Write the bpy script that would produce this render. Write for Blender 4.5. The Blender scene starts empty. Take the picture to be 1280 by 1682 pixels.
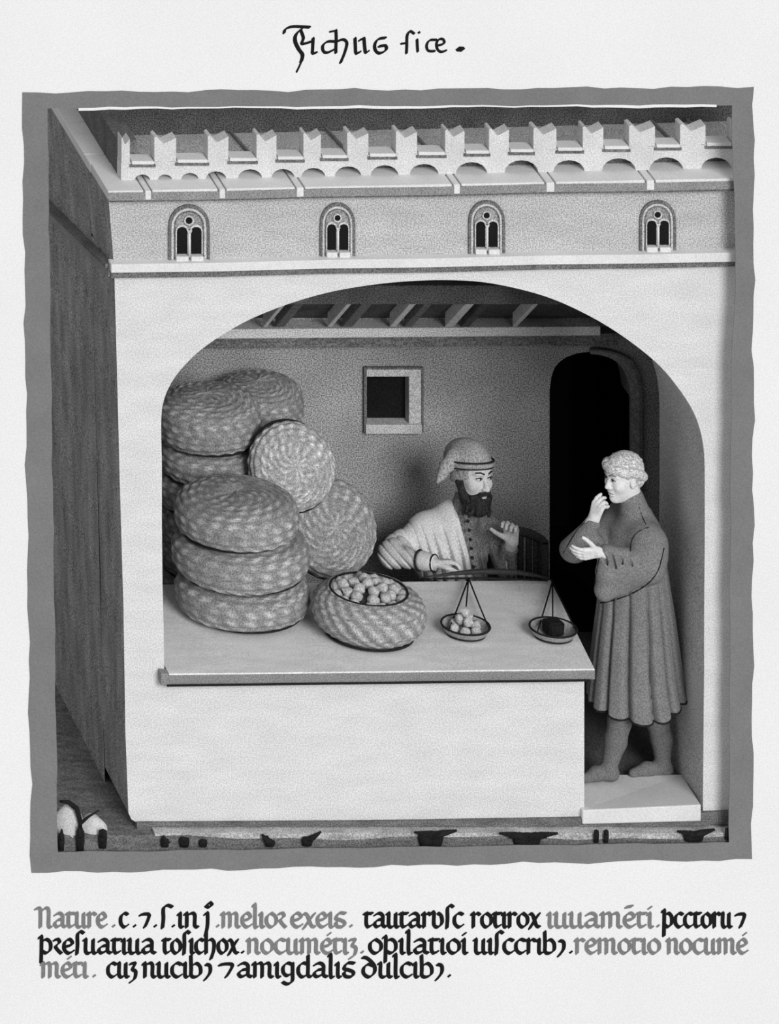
import bpy, bmesh, math, random
import numpy as np
from mathutils import Vector, Matrix
random.seed(7); np.random.seed(7)
PI = math.pi
scene = bpy.context.scene
C = scene.collection

# ------------------------------------------------------------------ camera (view camera with a shifted lens)
S = 320.0                      # pixels per metre on the front wall (y = 0)
D = 40.0                       # camera distance to the front wall
CX, CZ = -11.0, 19.0           # the camera stands high up and to the left
FH = 1682 / S
ZC = (1350 - 841) / S
cam = bpy.data.cameras.new('camera'); camo = bpy.data.objects.new('camera', cam); C.objects.link(camo)
camo.location = (CX, -D, CZ); camo.rotation_euler = (PI / 2, 0, 0)
cam.sensor_fit = 'VERTICAL'; cam.sensor_height = 36.0
cam.lens = 36.0 * D / FH
cam.shift_x = (0 - CX) / FH; cam.shift_y = (ZC - CZ) / FH
cam.clip_start = 1.0; cam.clip_end = 200
scene.camera = camo

# ------------------------------------------------------------------ light
w = bpy.data.worlds.new('world'); scene.world = w; w.use_nodes = True
w.node_tree.nodes['Background'].inputs[0].default_value = (1, 1, 1, 1)
w.node_tree.nodes['Background'].inputs[1].default_value = 0.40
sun = bpy.data.lights.new('sun', 'SUN'); suno = bpy.data.objects.new('sun', sun); C.objects.link(suno)
sun.energy = 2.05; sun.angle = math.radians(24)
suno.rotation_euler = Vector((-0.19, 1.0, -0.47)).to_track_quat('-Z', 'Y').to_euler()
suno.location = (1, -6, 7)
scene.view_settings.view_transform = 'Standard'; scene.view_settings.look = 'None'
scene.view_settings.exposure = 0.0; scene.view_settings.gamma = 1.0
scene.view_settings.use_curve_mapping = False

# ------------------------------------------------------------------ helpers
def P(px, py, Y=0.0):
    """world point at depth Y that lies on the sight line of a pixel of the photograph"""
    t = (D + Y) / D
    return Vector((CX + ((px - 640) / S - CX) * t, Y, CZ + ((1350 - py) / S - CZ) * t))

def lin(v):
    return v / 12.92 if v <= 0.04045 else ((v + 0.055) / 1.055) ** 2.4

def mat(name, v, grain=0.35, blotch=0.18, bscale=5.0, rough=0.9, gscale=150.0, streak=None, bump=0.0, weave=False):
    """grey pigment with printed grain, soft blotches and optional brush streaks (v is an sRGB grey)"""
    m = bpy.data.materials.new(name); m.use_nodes = True
    nt = m.node_tree; N = nt.nodes; L = nt.links
    b = N['Principled BSDF']; b.inputs['Roughness'].default_value = rough
    b.inputs['Specular IOR Level'].default_value = 0.15
    g = N.new('ShaderNodeNewGeometry')
    n1 = N.new('ShaderNodeTexNoise'); n1.inputs['Scale'].default_value = gscale; n1.inputs['Detail'].default_value = 0.5
    n2 = N.new('ShaderNodeTexNoise'); n2.inputs['Scale'].default_value = bscale; n2.inputs['Detail'].default_value = 4
    L.new(g.outputs['Position'], n1.inputs['Vector'])
    if streak:
        mp = N.new('ShaderNodeMapping'); mp.inputs['Scale'].default_value = streak
        L.new(g.outputs['Position'], mp.inputs['Vector']); L.new(mp.outputs[0], n2.inputs['Vector'])
    else:
        L.new(g.outputs['Position'], n2.inputs['Vector'])
    def mr(src, lo, hi, flo, fhi):
        r = N.new('ShaderNodeMapRange'); r.inputs[1].default_value = flo; r.inputs[2].default_value = fhi
        r.inputs[3].default_value = lo; r.inputs[4].default_value = hi; L.new(src, r.inputs[0]); return r.outputs[0]
    a = mr(n1.outputs['Fac'], 1 - grain, 1 + grain, 0.36, 0.64)
    c = mr(n2.outputs['Fac'], 1 - blotch, 1 + blotch, 0.28, 0.72)
    mu = N.new('ShaderNodeMath'); mu.operation = 'MULTIPLY'; L.new(a, mu.inputs[0]); L.new(c, mu.inputs[1])
    if weave:
        at_ = N.new('ShaderNodeAttribute'); at_.attribute_name = 'weave'
        wv = mr(at_.outputs['Fac'], 0.62, 1.42, 0.0, 1.0)
        m3 = N.new('ShaderNodeMath'); m3.operation = 'MULTIPLY'; L.new(mu.outputs[0], m3.inputs[0]); L.new(wv, m3.inputs[1]); mu = m3
    m2 = N.new('ShaderNodeMath'); m2.operation = 'MULTIPLY'; m2.use_clamp = True; m2.inputs[1].default_value = lin(v)
    L.new(mu.outputs[0], m2.inputs[0])
    cc = N.new('ShaderNodeCombineColor')
    for i in range(3): L.new(m2.outputs[0], cc.inputs[i])
    L.new(cc.outputs[0], b.inputs['Base Color'])
    if bump:
        bp = N.new('ShaderNodeBump'); bp.inputs['Strength'].default_value = bump; bp.inputs['Distance'].default_value = 0.004
        L.new(n1.outputs['Fac'], bp.inputs['Height']); L.new(bp.outputs[0], b.inputs['Normal'])
    return m

M = dict(
    paper=mat('paper', 0.945, 0.045, 0.02, 1.2, gscale=150),
    border=mat('border_wash', 0.50, 0.10, 0.06, 6, gscale=240),
    ink=mat('black_ink', 0.10, 0.1, 0.1),
    wash_ink=mat('faded_ink', 0.50, 0.12, 0.06, 10),
    plaster=mat('light_plaster', 0.875, 0.15, 0.06, 2.6, streak=(1.6, 1, 5)),
    plaster2=mat('grey_plaster', 0.755, 0.32, 0.10, 3.0, streak=(1.2, 1, 4)),
    trim=mat('pale_stone', 0.90, 0.08, 0.05, 6),
    stone=mat('grey_stone', 0.58, 0.3, 0.1, 8),
    darkstone=mat('dark_stone', 0.42, 0.35, 0.2, 8),
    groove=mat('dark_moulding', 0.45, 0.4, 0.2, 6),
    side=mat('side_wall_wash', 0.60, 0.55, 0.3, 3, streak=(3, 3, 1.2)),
    jamb=mat('arch_soffit', 0.78, 0.35, 0.08, 4),
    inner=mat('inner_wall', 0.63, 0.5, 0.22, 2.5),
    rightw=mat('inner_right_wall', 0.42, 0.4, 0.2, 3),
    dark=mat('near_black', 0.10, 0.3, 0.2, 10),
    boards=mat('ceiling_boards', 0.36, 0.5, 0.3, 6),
    rafter=mat('rafter_wood', 0.92, 0.25, 0.2, 8, streak=(8, 1, 8)),
    beam=mat('beam_wood', 0.90, 0.3, 0.1, 8, streak=(1, 6, 10)),
    beamd=mat('beam_dark_wood', 0.48, 0.4, 0.3, 8, streak=(1, 6, 10)),
    winframe=mat('window_stone', 0.80, 0.3, 0.1, 12),
    tracery=mat('window_tracery', 0.60, 0.4, 0.2, 20),
    roof=mat('roof_tiles', 0.86, 0.4, 0.10, 6),
    roofd=mat('dark_roof', 0.42, 0.55, 0.2, 8),
    parapet=mat('parapet_stone', 0.86, 0.15, 0.08, 8),
    floor=mat('floor_earth', 0.40, 0.4, 0.2, 5),
    ground=mat('ground_pale', 0.72, 0.3, 0.3, 4, streak=(1.5, 5, 5)),
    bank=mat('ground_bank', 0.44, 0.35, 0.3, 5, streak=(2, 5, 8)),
    tuft=mat('black_foliage', 0.13, 0.3, 0.3, 20),
    boulder=mat('pale_boulder', 0.80, 0.15, 0.15, 8),
    counter=mat('counter_top', 0.93, 0.13, 0.08, 4, streak=(1.5, 4, 4)),
    slabedge=mat('counter_edge', 0.55, 0.25, 0.1, 6),
    basket=mat('basket_straw', 0.68, 0.30, 0.16, 20, bump=0.3, weave=True),
    basket2=mat('pale_basket_straw', 0.78, 0.30, 0.16, 20, bump=0.3, weave=True),
    cord=mat('dark_cord', 0.15, 0.3, 0.2, 30),
    fig=mat('dried_fig', 0.75, 0.25, 0.2, 40),
    figd=mat('basket_inside', 0.22, 0.4, 0.3, 30),
    pan=mat('scale_pan_metal', 0.66, 0.25, 0.1, 12, rough=0.5),
    metal=mat('scale_beam_iron', 0.22, 0.3, 0.2, 20, rough=0.5),
    weight=mat('iron_weight', 0.13, 0.4, 0.3, 30),
    skin=mat('skin', 0.90, 0.10, 0.05, 12),
    skin2=mat('weathered_skin', 0.84, 0.14, 0.08, 14),
    eye=mat('eye_dark', 0.15, 0.1, 0.1),
    lip=mat('lip', 0.52, 0.1, 0.1),
    hairl=mat('fair_hair', 0.84, 0.35, 0.3, 50),
    haird=mat('dark_beard', 0.19, 0.4, 0.4, 60),
    robe=mat('customer_robe', 0.51, 0.24, 0.07, 5),
    hose=mat('customer_hose', 0.46, 0.22, 0.1, 6),
    cape=mat('merchant_cape', 0.88, 0.16, 0.06, 8),
    tunic=mat('merchant_tunic', 0.52, 0.4, 0.25, 14),
    sleeve=mat('merchant_sleeve', 0.80, 0.2, 0.15, 12),
    hood=mat('merchant_hood', 0.66, 0.35, 0.12, 12),
    chair=mat('chair_wood', 0.30, 0.35, 0.3, 8),
)

def link(name, me, m, parent=None, smooth=False):
    o = bpy.data.objects.new(name, me); C.objects.link(o)
    if m is not None and not me.materials: me.materials.append(m)
    if smooth:
        me.polygons.foreach_set('use_smooth', [True] * len(me.polygons))
    if parent is not None: o.parent = parent
    return o

def mesh(name, v, f):
    me = bpy.data.meshes.new(name); me.from_pydata([tuple(p) for p in v], [], f); me.update(); return me

def obj(name, v, f, m, parent=None, smooth=False):
    return link(name, mesh(name, v, f), m, parent, smooth)

def tag(o, label, cat, group=None):
    o['label'] = label; o['category'] = cat
    if group: o['group'] = group
    return o

def thing(name, label, cat, loc=(0, 0, 0), group=None):
    o = bpy.data.objects.new(name, None); C.objects.link(o); o.location = loc; o.empty_display_size = 0.1
    return tag(o, label, cat, group)

def struct(o, label=None, cat=None):
    o['kind'] = 'structure'
    if label: o['label'] = label
    if cat: o['category'] = cat
    return o

def bm_mesh(name, bm):
    bmesh.ops.recalc_face_normals(bm, faces=bm.faces)
    me = bpy.data.meshes.new(name); bm.to_mesh(me); bm.free(); return me

def prism(bm, pts, y0, y1):
    """outline in the x-z plane pushed from depth y0 to y1"""
    a = [bm.verts.new((p[0], y0, p[1])) for p in pts]; b = [bm.verts.new((p[0], y1, p[1])) for p in pts]
    fs = [bm.faces.new(a), bm.faces.new(b[::-1])]
    n = len(pts)
    for i in range(n): fs.append(bm.faces.new((a[i], b[i], b[(i + 1) % n], a[(i + 1) % n])))
    return fs

def prism_obj(name, pts, y0, y1, m, parent=None, bevel=0.0, smooth=False):
    bm = bmesh.new(); prism(bm, pts, y0, y1)
    if bevel:
        bmesh.ops.recalc_face_normals(bm, faces=bm.faces)
        bmesh.ops.bevel(bm, geom=[e for e in bm.edges if e.calc_face_angle(0) > 0.6], offset=bevel, segments=2, affect='EDGES', profile=0.5)
    bm.normal_update()
    bmesh.ops.triangulate(bm, faces=[f for f in bm.faces if len(f.verts) > 4])
    return link(name, bm_mesh(name, bm), m, parent, smooth)

def box(bm, lo, hi):
    x0, y0, z0 = lo; x1, y1, z1 = hi
    v = [bm.verts.new(p) for p in ((x0,y0,z0),(x1,y0,z0),(x1,y1,z0),(x0,y1,z0),(x0,y0,z1),(x1,y0,z1),(x1,y1,z1),(x0,y1,z1))]
    for q in ((0,1,2,3),(4,5,6,7),(0,1,5,4),(1,2,6,5),(2,3,7,6),(3,0,4,7)): bm.faces.new([v[i] for i in q])

def box_obj(name, lo, hi, m, parent=None, bevel=0.0):
    bm = bmesh.new(); box(bm, lo, hi); bmesh.ops.recalc_face_normals(bm, faces=bm.faces)
    if bevel: bmesh.ops.bevel(bm, geom=list(bm.edges), offset=bevel, segments=2, affect='EDGES', profile=0.5)
    return link(name, bm_mesh(name, bm), m, parent)

def hexa(name, eight, m, parent=None, bevel=0.0):
    """box from eight corners: bottom four then top four"""
    bm = bmesh.new(); v = [bm.verts.new(p) for p in eight]
    for q in ((0,1,2,3),(4,5,6,7),(0,1,5,4),(1,2,6,5),(2,3,7,6),(3,0,4,7)): bm.faces.new([v[i] for i in q])
    bmesh.ops.recalc_face_normals(bm, faces=bm.faces)
    if bevel: bmesh.ops.bevel(bm, geom=list(bm.edges), offset=bevel, segments=2, affect='EDGES', profile=0.5)
    return link(name, bm_mesh(name, bm), m, parent)

def tube_data(path, r, n=8, closed=False):
    path = [Vector(p) for p in path]; k = len(path)
    rr = r if isinstance(r, (list, tuple)) else [r] * k
    v = []; f = []; ref = Vector((0.13, 0.31, 0.94))
    for i, p in enumerate(path):
        if closed: t = path[(i + 1) % k] - path[i - 1]
        else: t = path[min(i + 1, k - 1)] - path[max(i - 1, 0)]
        t.normalize(); a = t.cross(ref).normalized(); b = t.cross(a)
        for j in range(n):
            an = 2 * PI * j / n; v.append(p + (a * math.cos(an) + b * math.sin(an)) * rr[i])
    for i in range(k if closed else k - 1):
        i2 = (i + 1) % k
        for j in range(n): f.append((i*n+j, i*n+(j+1)%n, i2*n+(j+1)%n, i2*n+j))
    if not closed:
        f.append(tuple(range(n))[::-1]); f.append(tuple((k-1)*n+j for j in range(n)))
    return v, f

def tube(name, path, r, m, parent=None, n=8, closed=False):
    v, f = tube_data(path, r, n, closed); return obj(name, v, f, m, parent, True)

def ring_path(r, z, n=48, ry=None):
    return [((r) * math.cos(2*PI*i/n), (ry or r) * math.sin(2*PI*i/n), z) for i in range(n)]

def lathe_data(prof, n=48, disp=None):
    v = []; f = []; k = len(prof)
    for i, (r, z) in enumerate(prof):
        for j in range(n):
            a = 2*PI*j/n; d = disp(i, j, a) if disp else 0
            rr = max(r + d, 0.0005) if r > 0.001 else 0.0005
            v.append((rr*math.cos(a), rr*math.sin(a), z))
    for i in range(k-1):
        for j in range(n): f.append((i*n+j, i*n+(j+1)%n, (i+1)*n+(j+1)%n, (i+1)*n+j))
    f.append(tuple(range(n))[::-1]); f.append(tuple((k-1)*n+j for j in range(n)))
    return v, f

# ------------------------------------------------------------------ signed distance fields -> one continuous surface
class Field:
    def __init__(s, lo, hi, h):
        s.lo = np.array(lo, float); s.h = h
        s.n = [int((hi[i]-lo[i])/h)+2 for i in range(3)]
        s.ax = [(s.lo[i] + h*np.arange(s.n[i])).astype(np.float32) for i in range(3)]
        s.f = np.full(s.n, 0.5, np.float32)
    def sl(s, lo, hi):
        r = []
        for i in range(3):
            a = max(0, int((lo[i]-s.lo[i])/s.h)-1); b = min(s.n[i], int((hi[i]-s.lo[i])/s.h)+2); r.append(slice(a, max(a, b)))
        return tuple(r)
    def grid(s, q):
        return (s.ax[0][q[0]][:, None, None], s.ax[1][q[1]][None, :, None], s.ax[2][q[2]][None, None, :])
    def put(s, fn, lo, hi, k=0.01, sub=False):
        q = s.sl(lo, hi)
        if any(a.stop <= a.start for a in q): return
        d = fn(*s.grid(q)); f = s.f[q]
        if sub:
            d = -d; h = np.maximum(k - np.abs(f - d), 0) / k; s.f[q] = np.maximum(f, d) + h*h*k*0.25
        else:
            h = np.maximum(k - np.abs(f - d), 0) / k; s.f[q] = np.minimum(f, d) - h*h*k*0.25
    def cap(s, a, b, ra, rb=None, k=0.01, sub=False):
        rb = ra if rb is None else rb; a = np.array(a, float); b = np.array(b, float); ab = b-a; l2 = float(ab@ab)+1e-12
        m = max(ra, rb) + k + 3*s.h
        def fn(X, Y, Z):
            x, y, z = X-a[0], Y-a[1], Z-a[2]
            t = np.clip((x*ab[0]+y*ab[1]+z*ab[2])/l2, 0, 1)
            return np.sqrt((x-t*ab[0])**2+(y-t*ab[1])**2+(z-t*ab[2])**2) - (ra+(rb-ra)*t)
        s.put(fn, np.minimum(a, b)-m, np.maximum(a, b)+m, k, sub)
    def chain(s, pts, rs, k=0.01):
        for i in range(len(pts)-1): s.cap(pts[i], pts[i+1], rs[i], rs[i+1], k)
    def ell(s, c, r, ax=None, k=0.01, sub=False):
        c = np.array(c, float); r = np.array(r, float); A = np.eye(3) if ax is None else np.array([list(v) for v in ax], float)
        m = r.max() + k + 3*s.h
        def fn(X, Y, Z):
            x, y, z = X-c[0], Y-c[1], Z-c[2]
            u = [(A[i][0]*x+A[i][1]*y+A[i][2]*z)/r[i] for i in range(3)]
            k0 = np.sqrt(u[0]**2+u[1]**2+u[2]**2)+1e-6
            k1 = np.sqrt((u[0]/r[0])**2+(u[1]/r[1])**2+(u[2]/r[2])**2)+1e-6
            return k0*(k0-1)/k1
        s.put(fn, c-m, c+m, k, sub)
    def mesh(s, name):
        f = s.f; S_ = f < 0; nx, ny, nz = f.shape
        cnt = np.zeros((nx-1, ny-1, nz-1), np.int8)
        for dx in (0, 1):
            for dy in (0, 1):
                for dz in (0, 1): cnt += S_[dx:nx-1+dx, dy:ny-1+dy, dz:nz-1+dz]
        act = (cnt > 0) & (cnt < 8); idx = np.argwhere(act)
        num = np.full(act.shape, -1, np.int64); num[act] = np.arange(len(idx))
        acc = np.zeros((len(idx), 3)); wt = np.zeros(len(idx))
        i, j, k = idx.T
        corner = [(a, b, c) for a in (0, 1) for b in (0, 1) for c in (0, 1)]
        for a in corner:
            for ax in range(3):
                if a[ax]: continue
                b = list(a); b[ax] = 1
                fa = f[i+a[0], j+a[1], k+a[2]]; fb = f[i+b[0], j+b[1], k+b[2]]
                cr = (fa < 0) != (fb < 0)
                t = np.where(cr, fa/np.where(cr, fa-fb, 1), 0)
                for q in range(3):
                    acc[:, q] += np.where(cr, a[q] + (t if q == ax else 0), 0)
                wt += cr
        V = (idx + acc/np.maximum(wt, 1)[:, None])*s.h + s.lo
        Q = []
        for ax in range(3):
            o1, o2 = [(1, 2), (2, 0), (0, 1)][ax]
            sa = [slice(1, -1)]*3; sa[ax] = slice(0, -1); sb = [slice(1, -1)]*3; sb[ax] = slice(1, None)
            A = S_[tuple(sa)]; B = S_[tuple(sb)]
            e = np.argwhere(A != B); flip = A[tuple(e.T)]
            base = e.copy(); base[:, o1] += 1; base[:, o2] += 1
            def cell(d1, d2):
                c = base.copy(); c[:, o1] -= d1; c[:, o2] -= d2; return num[tuple(c.T)]
            q = np.stack([cell(1, 1), cell(0, 1), cell(0, 0), cell(1, 0)], 1)
            q[~flip] = q[~flip][:, ::-1]; Q.append(q)
        Q = np.concatenate(Q); Q = Q[(Q >= 0).all(1)]
        me = bpy.data.meshes.new(name)
        me.vertices.add(len(V)); me.vertices.foreach_set('co', V.astype(np.float32).ravel())
        me.loops.add(len(Q)*4); me.loops.foreach_set('vertex_index', Q.astype(np.int32).ravel())
        me.polygons.add(len(Q)); me.polygons.foreach_set('loop_start', np.arange(0, len(Q)*4, 4, dtype=np.int32))
        me.update(calc_edges=True); me.validate()
        return me

# =================================================================== THE SETTING
def xz(px, py, Y=0.0):
    p = P(px, py, Y); return (p.x, p.z)

WT = 0.75       # thickness of the arched front wall
YB = 1.90       # back wall of the shop
# --- arched front wall with the low wall under the counter, one masonry outline
arch_px = [(270, 1116), (269, 1040), (267, 960), (266, 860), (266, 760), (265, 690), (270, 655), (287, 620), (315, 588), (350, 560), (400, 530), (450, 508),
           (500, 491), (550, 478), (610, 468), (670, 462), (730, 460), (790, 463), (850, 474), (905, 490), (955, 512), (1000, 537),
           (1045, 568), (1085, 602), (1115, 638), (1137, 672), (1150, 705), (1157, 745), (1158, 800), (1158, 900), (1157, 1000), (1157, 1100), (1156, 1200), (1155, 1322)]
def cr2(st, n=4):
    o = []
    for i in range(len(st)-1):
        p0 = st[max(i-1, 0)]; p1 = st[i]; p2 = st[i+1]; p3 = st[min(i+2, len(st)-1)]
        for k in range(n):
            t = k/n; o.append(tuple(0.5*(2*p1[j]+(p2[j]-p0[j])*t+(2*p0[j]-5*p1[j]+4*p2[j]-p3[j])*t*t+(3*p1[j]-p0[j]-3*p2[j]+p3[j])*t**3) for j in (0, 1)))
    return o+[st[-1]]
arch_px = arch_px[:4]+cr2(arch_px[4:29])+arch_px[29:]
outline = [(228, 1353), (216, 1346), (211, 1335), (206, 1200), (203, 1000), (197, 800), (192, 600), (188, 452), (700, 441), (1240, 434), (1240, 1333), (1155, 1336)]
poly = [xz(*p) for p in outline] + [xz(*p) for p in arch_px[::-1]] + [xz(960, 1116), xz(960, 1344)]
front = struct(prism_obj('wall_front', poly, 0.0, WT, M['plaster'], bevel=0), 'pale plastered front wall of the shop with a wide round arch', 'wall')
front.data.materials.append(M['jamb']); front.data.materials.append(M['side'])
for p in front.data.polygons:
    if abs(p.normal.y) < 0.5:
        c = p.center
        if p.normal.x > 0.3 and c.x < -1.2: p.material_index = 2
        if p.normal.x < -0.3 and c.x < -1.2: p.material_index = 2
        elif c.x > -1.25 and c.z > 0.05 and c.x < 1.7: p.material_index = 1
# --- upper storey
up = [xz(178, 322), xz(700, 312), xz(1240, 300), xz(1240, 425), xz(700, 436), xz(188, 446)]
upper = struct(prism_obj('wall_upper', up, 0.0, 0.5, M['plaster2']), 'grey plastered upper storey with four twin windows', 'wall')
# --- string course between the storeys
tr = bpy.data.objects.new('trim_1', None); C.objects.link(tr); struct(tr, 'pale string course between the storeys', 'trim')
def band(name, y_l, y_r, h_l, h_r, Y0, Y1, m, parent, x0=183, x1=1240):
    xs = np.linspace(x0, x1, 7); t = (xs-x0)/(x1-x0)
    wob = [0, 1.0, -0.5, 0.6, -0.8, 0.5, 0]
    topp = [xz(x, y_l+(y_r-y_l)*a+wv, Y0) for x, a, wv in zip(xs, t, wob)]
    bot = [xz(x, y_l+h_l+(y_r+h_r-y_l-h_l)*a+wv, Y0) for x, a, wv in zip(xs, t, wob)]
    return prism_obj(name, topp+bot[::-1], Y0, Y1, m, parent)
band('fascia', 434, 414, 14, 15, -0.055, 0.01, M['trim'], tr)
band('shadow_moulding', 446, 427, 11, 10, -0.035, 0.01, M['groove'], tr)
band('top_moulding', 431, 411, 4, 4, -0.03, 0.01, M['groove'], tr)
# --- left side wall running back, with its own sloping string course
xl0 = P(188, 452).x; xlb = P(211, 1335).x; xlt = P(178, 322).x
LB = 3.2
zt = P(178, 322).z; zm = P(188, 452).z
v = [(xlb, 0.5, -0.1), (xlb, LB, -0.1), (xl0, LB, zm), (xlt, LB, zt), (xlt, 0.5, zt), (xl0, 0.5, zm)]
v += [(p[0]+0.15, p[1], p[2]) for p in v]
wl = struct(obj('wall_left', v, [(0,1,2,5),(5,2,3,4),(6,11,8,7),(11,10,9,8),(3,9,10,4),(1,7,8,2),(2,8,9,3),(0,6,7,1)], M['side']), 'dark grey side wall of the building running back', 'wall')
for i in range(2): pass
# outer skin of the first half metre of the side (the ends of the front wall) in the same wash
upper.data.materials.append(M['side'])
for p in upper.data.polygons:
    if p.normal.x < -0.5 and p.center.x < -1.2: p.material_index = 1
za = P(187, 438).z
def side_band(name, z0, z1, zb0, zb1, o, m, par):
    x = xl0; b = -0.015
    return hexa(name, [(x-o, b, z0), (x+.02, b, z0), (x+.02, 2.6, zb0), (x-o, 2.6, zb0), (x-o, b, z1), (x+.02, b, z1), (x+.02, 2.6, zb1), (x-o, 2.6, zb1)], m, par)
t2 = bpy.data.objects.new('trim_2', None); C.objects.link(t2); struct(t2, 'grey string course sloping along the side wall', 'trim')
side_band('fascia', za-0.045, za, za-0.045-.45, za-.45, 0.035, M['stone'], t2)
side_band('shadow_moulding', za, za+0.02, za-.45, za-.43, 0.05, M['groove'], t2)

# --- shop interior
def xat(px, Y): return P(px, 800, Y).x
xL, xR = -1.24, 1.98
zfl = 0.055
floor_o = struct(box_obj('floor', (P(962, 1340).x, 0.16, -0.1), (1.62, WT, zfl), M['floor']), 'dark earthen floor of the shop passage', 'floor')
floor2 = struct(box_obj('floor', (xL, WT, -0.1), (xR+.05, YB+.14, zfl), M['floor']), 'dark floor behind the counter', 'floor')
thr = struct(hexa('trim_3', [(*P(957, 1345, -.035)[0:2], 0.004), (*P(1152, 1338, -.035)[0:2], 0.02), (1.613, 0.36, -0.06), (P(957, 1340).x, 0.36, -0.06),
      P(957, 1331, -.035), P(1152, 1322, -.035), (1.613, 0.36, .075), (P(957, 1340).x, 0.36, .075)], M['trim'], bevel=0.006), 'pale stone doorstep under the standing customer', 'doorstep')
# back wall with a round-headed doorway and a small square window
d0 = [(903, 1330), (903, 700), (903, 640), (908, 612), (920, 594), (940, 583), (968, 578), (996, 583), (1016, 596), (1029, 620), (1034, 650), (1034, 720), (1034, 1330)]
d0 = d0[:2]+cr2(d0[2:11], 3)+d0[11:]
dpts = [xz(a, b, YB) for a, b in d0]; ND = len(dpts); dpts[0] = (dpts[0][0], zfl); dpts[-1] = (dpts[-1][0], zfl)
w0 = xz(602, 612, YB); w1 = xz(676, 696, YB)
ztop = P(640, 520, YB).z + 0.25
bm = bmesh.new()
y0, y1 = YB, YB+0.14
zmid = w0[1]
# left of the door, around the window: four boxes, then the door surround
box(bm, (xL, y0, 0), (w0[0], y1, ztop)); box(bm, (w0[0], y0, 0), (w1[0], y1, w1[1])); box(bm, (w0[0], y0, w0[1]), (w1[0], y1, ztop)); 
prism(bm, [(w1[0], 0), (w1[0], ztop), (xR, ztop), (xR, 0)] + [(dpts[-1][0], 0)] + [p for p in dpts[::-1]] + [(dpts[0][0], 0)], y0, y1)
bm.normal_update(); bmesh.ops.triangulate(bm, faces=[f for f in bm.faces if len(f.verts) > 4])
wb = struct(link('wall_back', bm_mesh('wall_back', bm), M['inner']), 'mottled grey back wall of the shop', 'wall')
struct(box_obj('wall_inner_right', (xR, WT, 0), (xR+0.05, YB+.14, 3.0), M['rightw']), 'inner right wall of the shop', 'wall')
# dark passage behind the doorway
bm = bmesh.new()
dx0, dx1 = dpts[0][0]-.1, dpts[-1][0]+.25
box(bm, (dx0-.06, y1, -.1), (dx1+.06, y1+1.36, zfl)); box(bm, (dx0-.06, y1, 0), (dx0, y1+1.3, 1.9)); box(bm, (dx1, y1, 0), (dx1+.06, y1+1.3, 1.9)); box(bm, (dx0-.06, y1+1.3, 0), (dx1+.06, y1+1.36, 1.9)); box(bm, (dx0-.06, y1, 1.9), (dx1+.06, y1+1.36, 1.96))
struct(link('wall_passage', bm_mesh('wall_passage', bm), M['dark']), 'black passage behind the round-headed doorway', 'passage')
# doorway frame
dr = bpy.data.objects.new('door_1', None); C.objects.link(dr); struct(dr, 'round-headed black doorway behind the customer', 'doorway')
i_mid = 2+(ND-4)//2
oc = [(p[0]+.045*min(1, max(0, (i-i_mid)/6)), p[1]+(.022 if i < ND-2 else 0)) for i, p in enumerate(dpts)]
ii = list(range(i_mid, ND))
prism_obj('door_jamb', [dpts[i] for i in ii]+[oc[i] for i in ii[::-1]], YB-.03, YB+.14, M['stone'], dr)
prism_obj('jamb_moulding', [oc[i] for i in ii]+[(oc[i][0]+.014, oc[i][1]+.008) for i in ii[::-1]], YB-.04, YB+.02, M['beamd'], dr)
# small square window
wn = bpy.data.objects.new('window_5', None); C.objects.link(wn); struct(wn, 'small square black window in the back wall', 'window')
a0 = xz(598, 604, YB); a1 = xz(690, 708, YB)
def wf(name, x0, z0, x1, z1, m, ya=YB-.025, yb=YB+.06): return box_obj(name, (min(x0,x1), ya, min(z0,z1)), (max(x0,x1), yb, max(z0,z1)), m, wn, 0.003)
wf('lintel', a0[0], a0[1], a1[0], w0[1]-.012, M['winframe'])
wf('sill', a0[0], a1[1], a1[0], w1[1]+.01, M['winframe'], YB-.04)
wf('side_jamb', w1[0]-.02, w1[1]+.01, a1[0], w0[1]-.012, M['winframe'])
wf('frame_edge', a1[0], a1[1], a1[0]+.014, a0[1]+.01, M['groove'])
wf('frame_edge', a0[0]-.006, a1[1], a0[0]+.01, a0[1]+.01, M['groove'])
wf('frame_edge', a0[0], a0[1], a1[0], a0[1]+.01, M['groove'])
wf('dark_opening', w0[0]-.02, w1[1]-.02, w1[0]+.02, w0[1]+.02, M['dark'], YB+.05, YB+.09)  # black panel put in for the darkness of the open window
for py in (647, 664, 680):
    p = P(668, py, YB+.03); tube('pin', [p+Vector((.0, 0, 0)), p+Vector((.035, 0, 0))], 0.004, M['trim'], wn, 6)
# ceiling that rises from the back wall towards the street, beam and rafters
zb = P(640, 541, YB-.05).z
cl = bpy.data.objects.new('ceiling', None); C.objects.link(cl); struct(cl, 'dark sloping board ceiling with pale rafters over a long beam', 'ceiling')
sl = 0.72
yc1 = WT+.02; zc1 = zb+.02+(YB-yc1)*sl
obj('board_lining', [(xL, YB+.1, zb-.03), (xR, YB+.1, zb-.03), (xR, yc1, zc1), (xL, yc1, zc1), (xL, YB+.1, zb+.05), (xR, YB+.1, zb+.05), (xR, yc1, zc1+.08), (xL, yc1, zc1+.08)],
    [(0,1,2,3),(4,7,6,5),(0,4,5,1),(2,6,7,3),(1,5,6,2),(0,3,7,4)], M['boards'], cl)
bx0, bx1 = P(345, 560, YB-.1).x, P(985, 560, YB-.1).x
zz = P(640, 541, YB-.12).z; z2 = P(640, 556, YB-.12).z; z3 = P(640, 575, YB-.1).z
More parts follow.
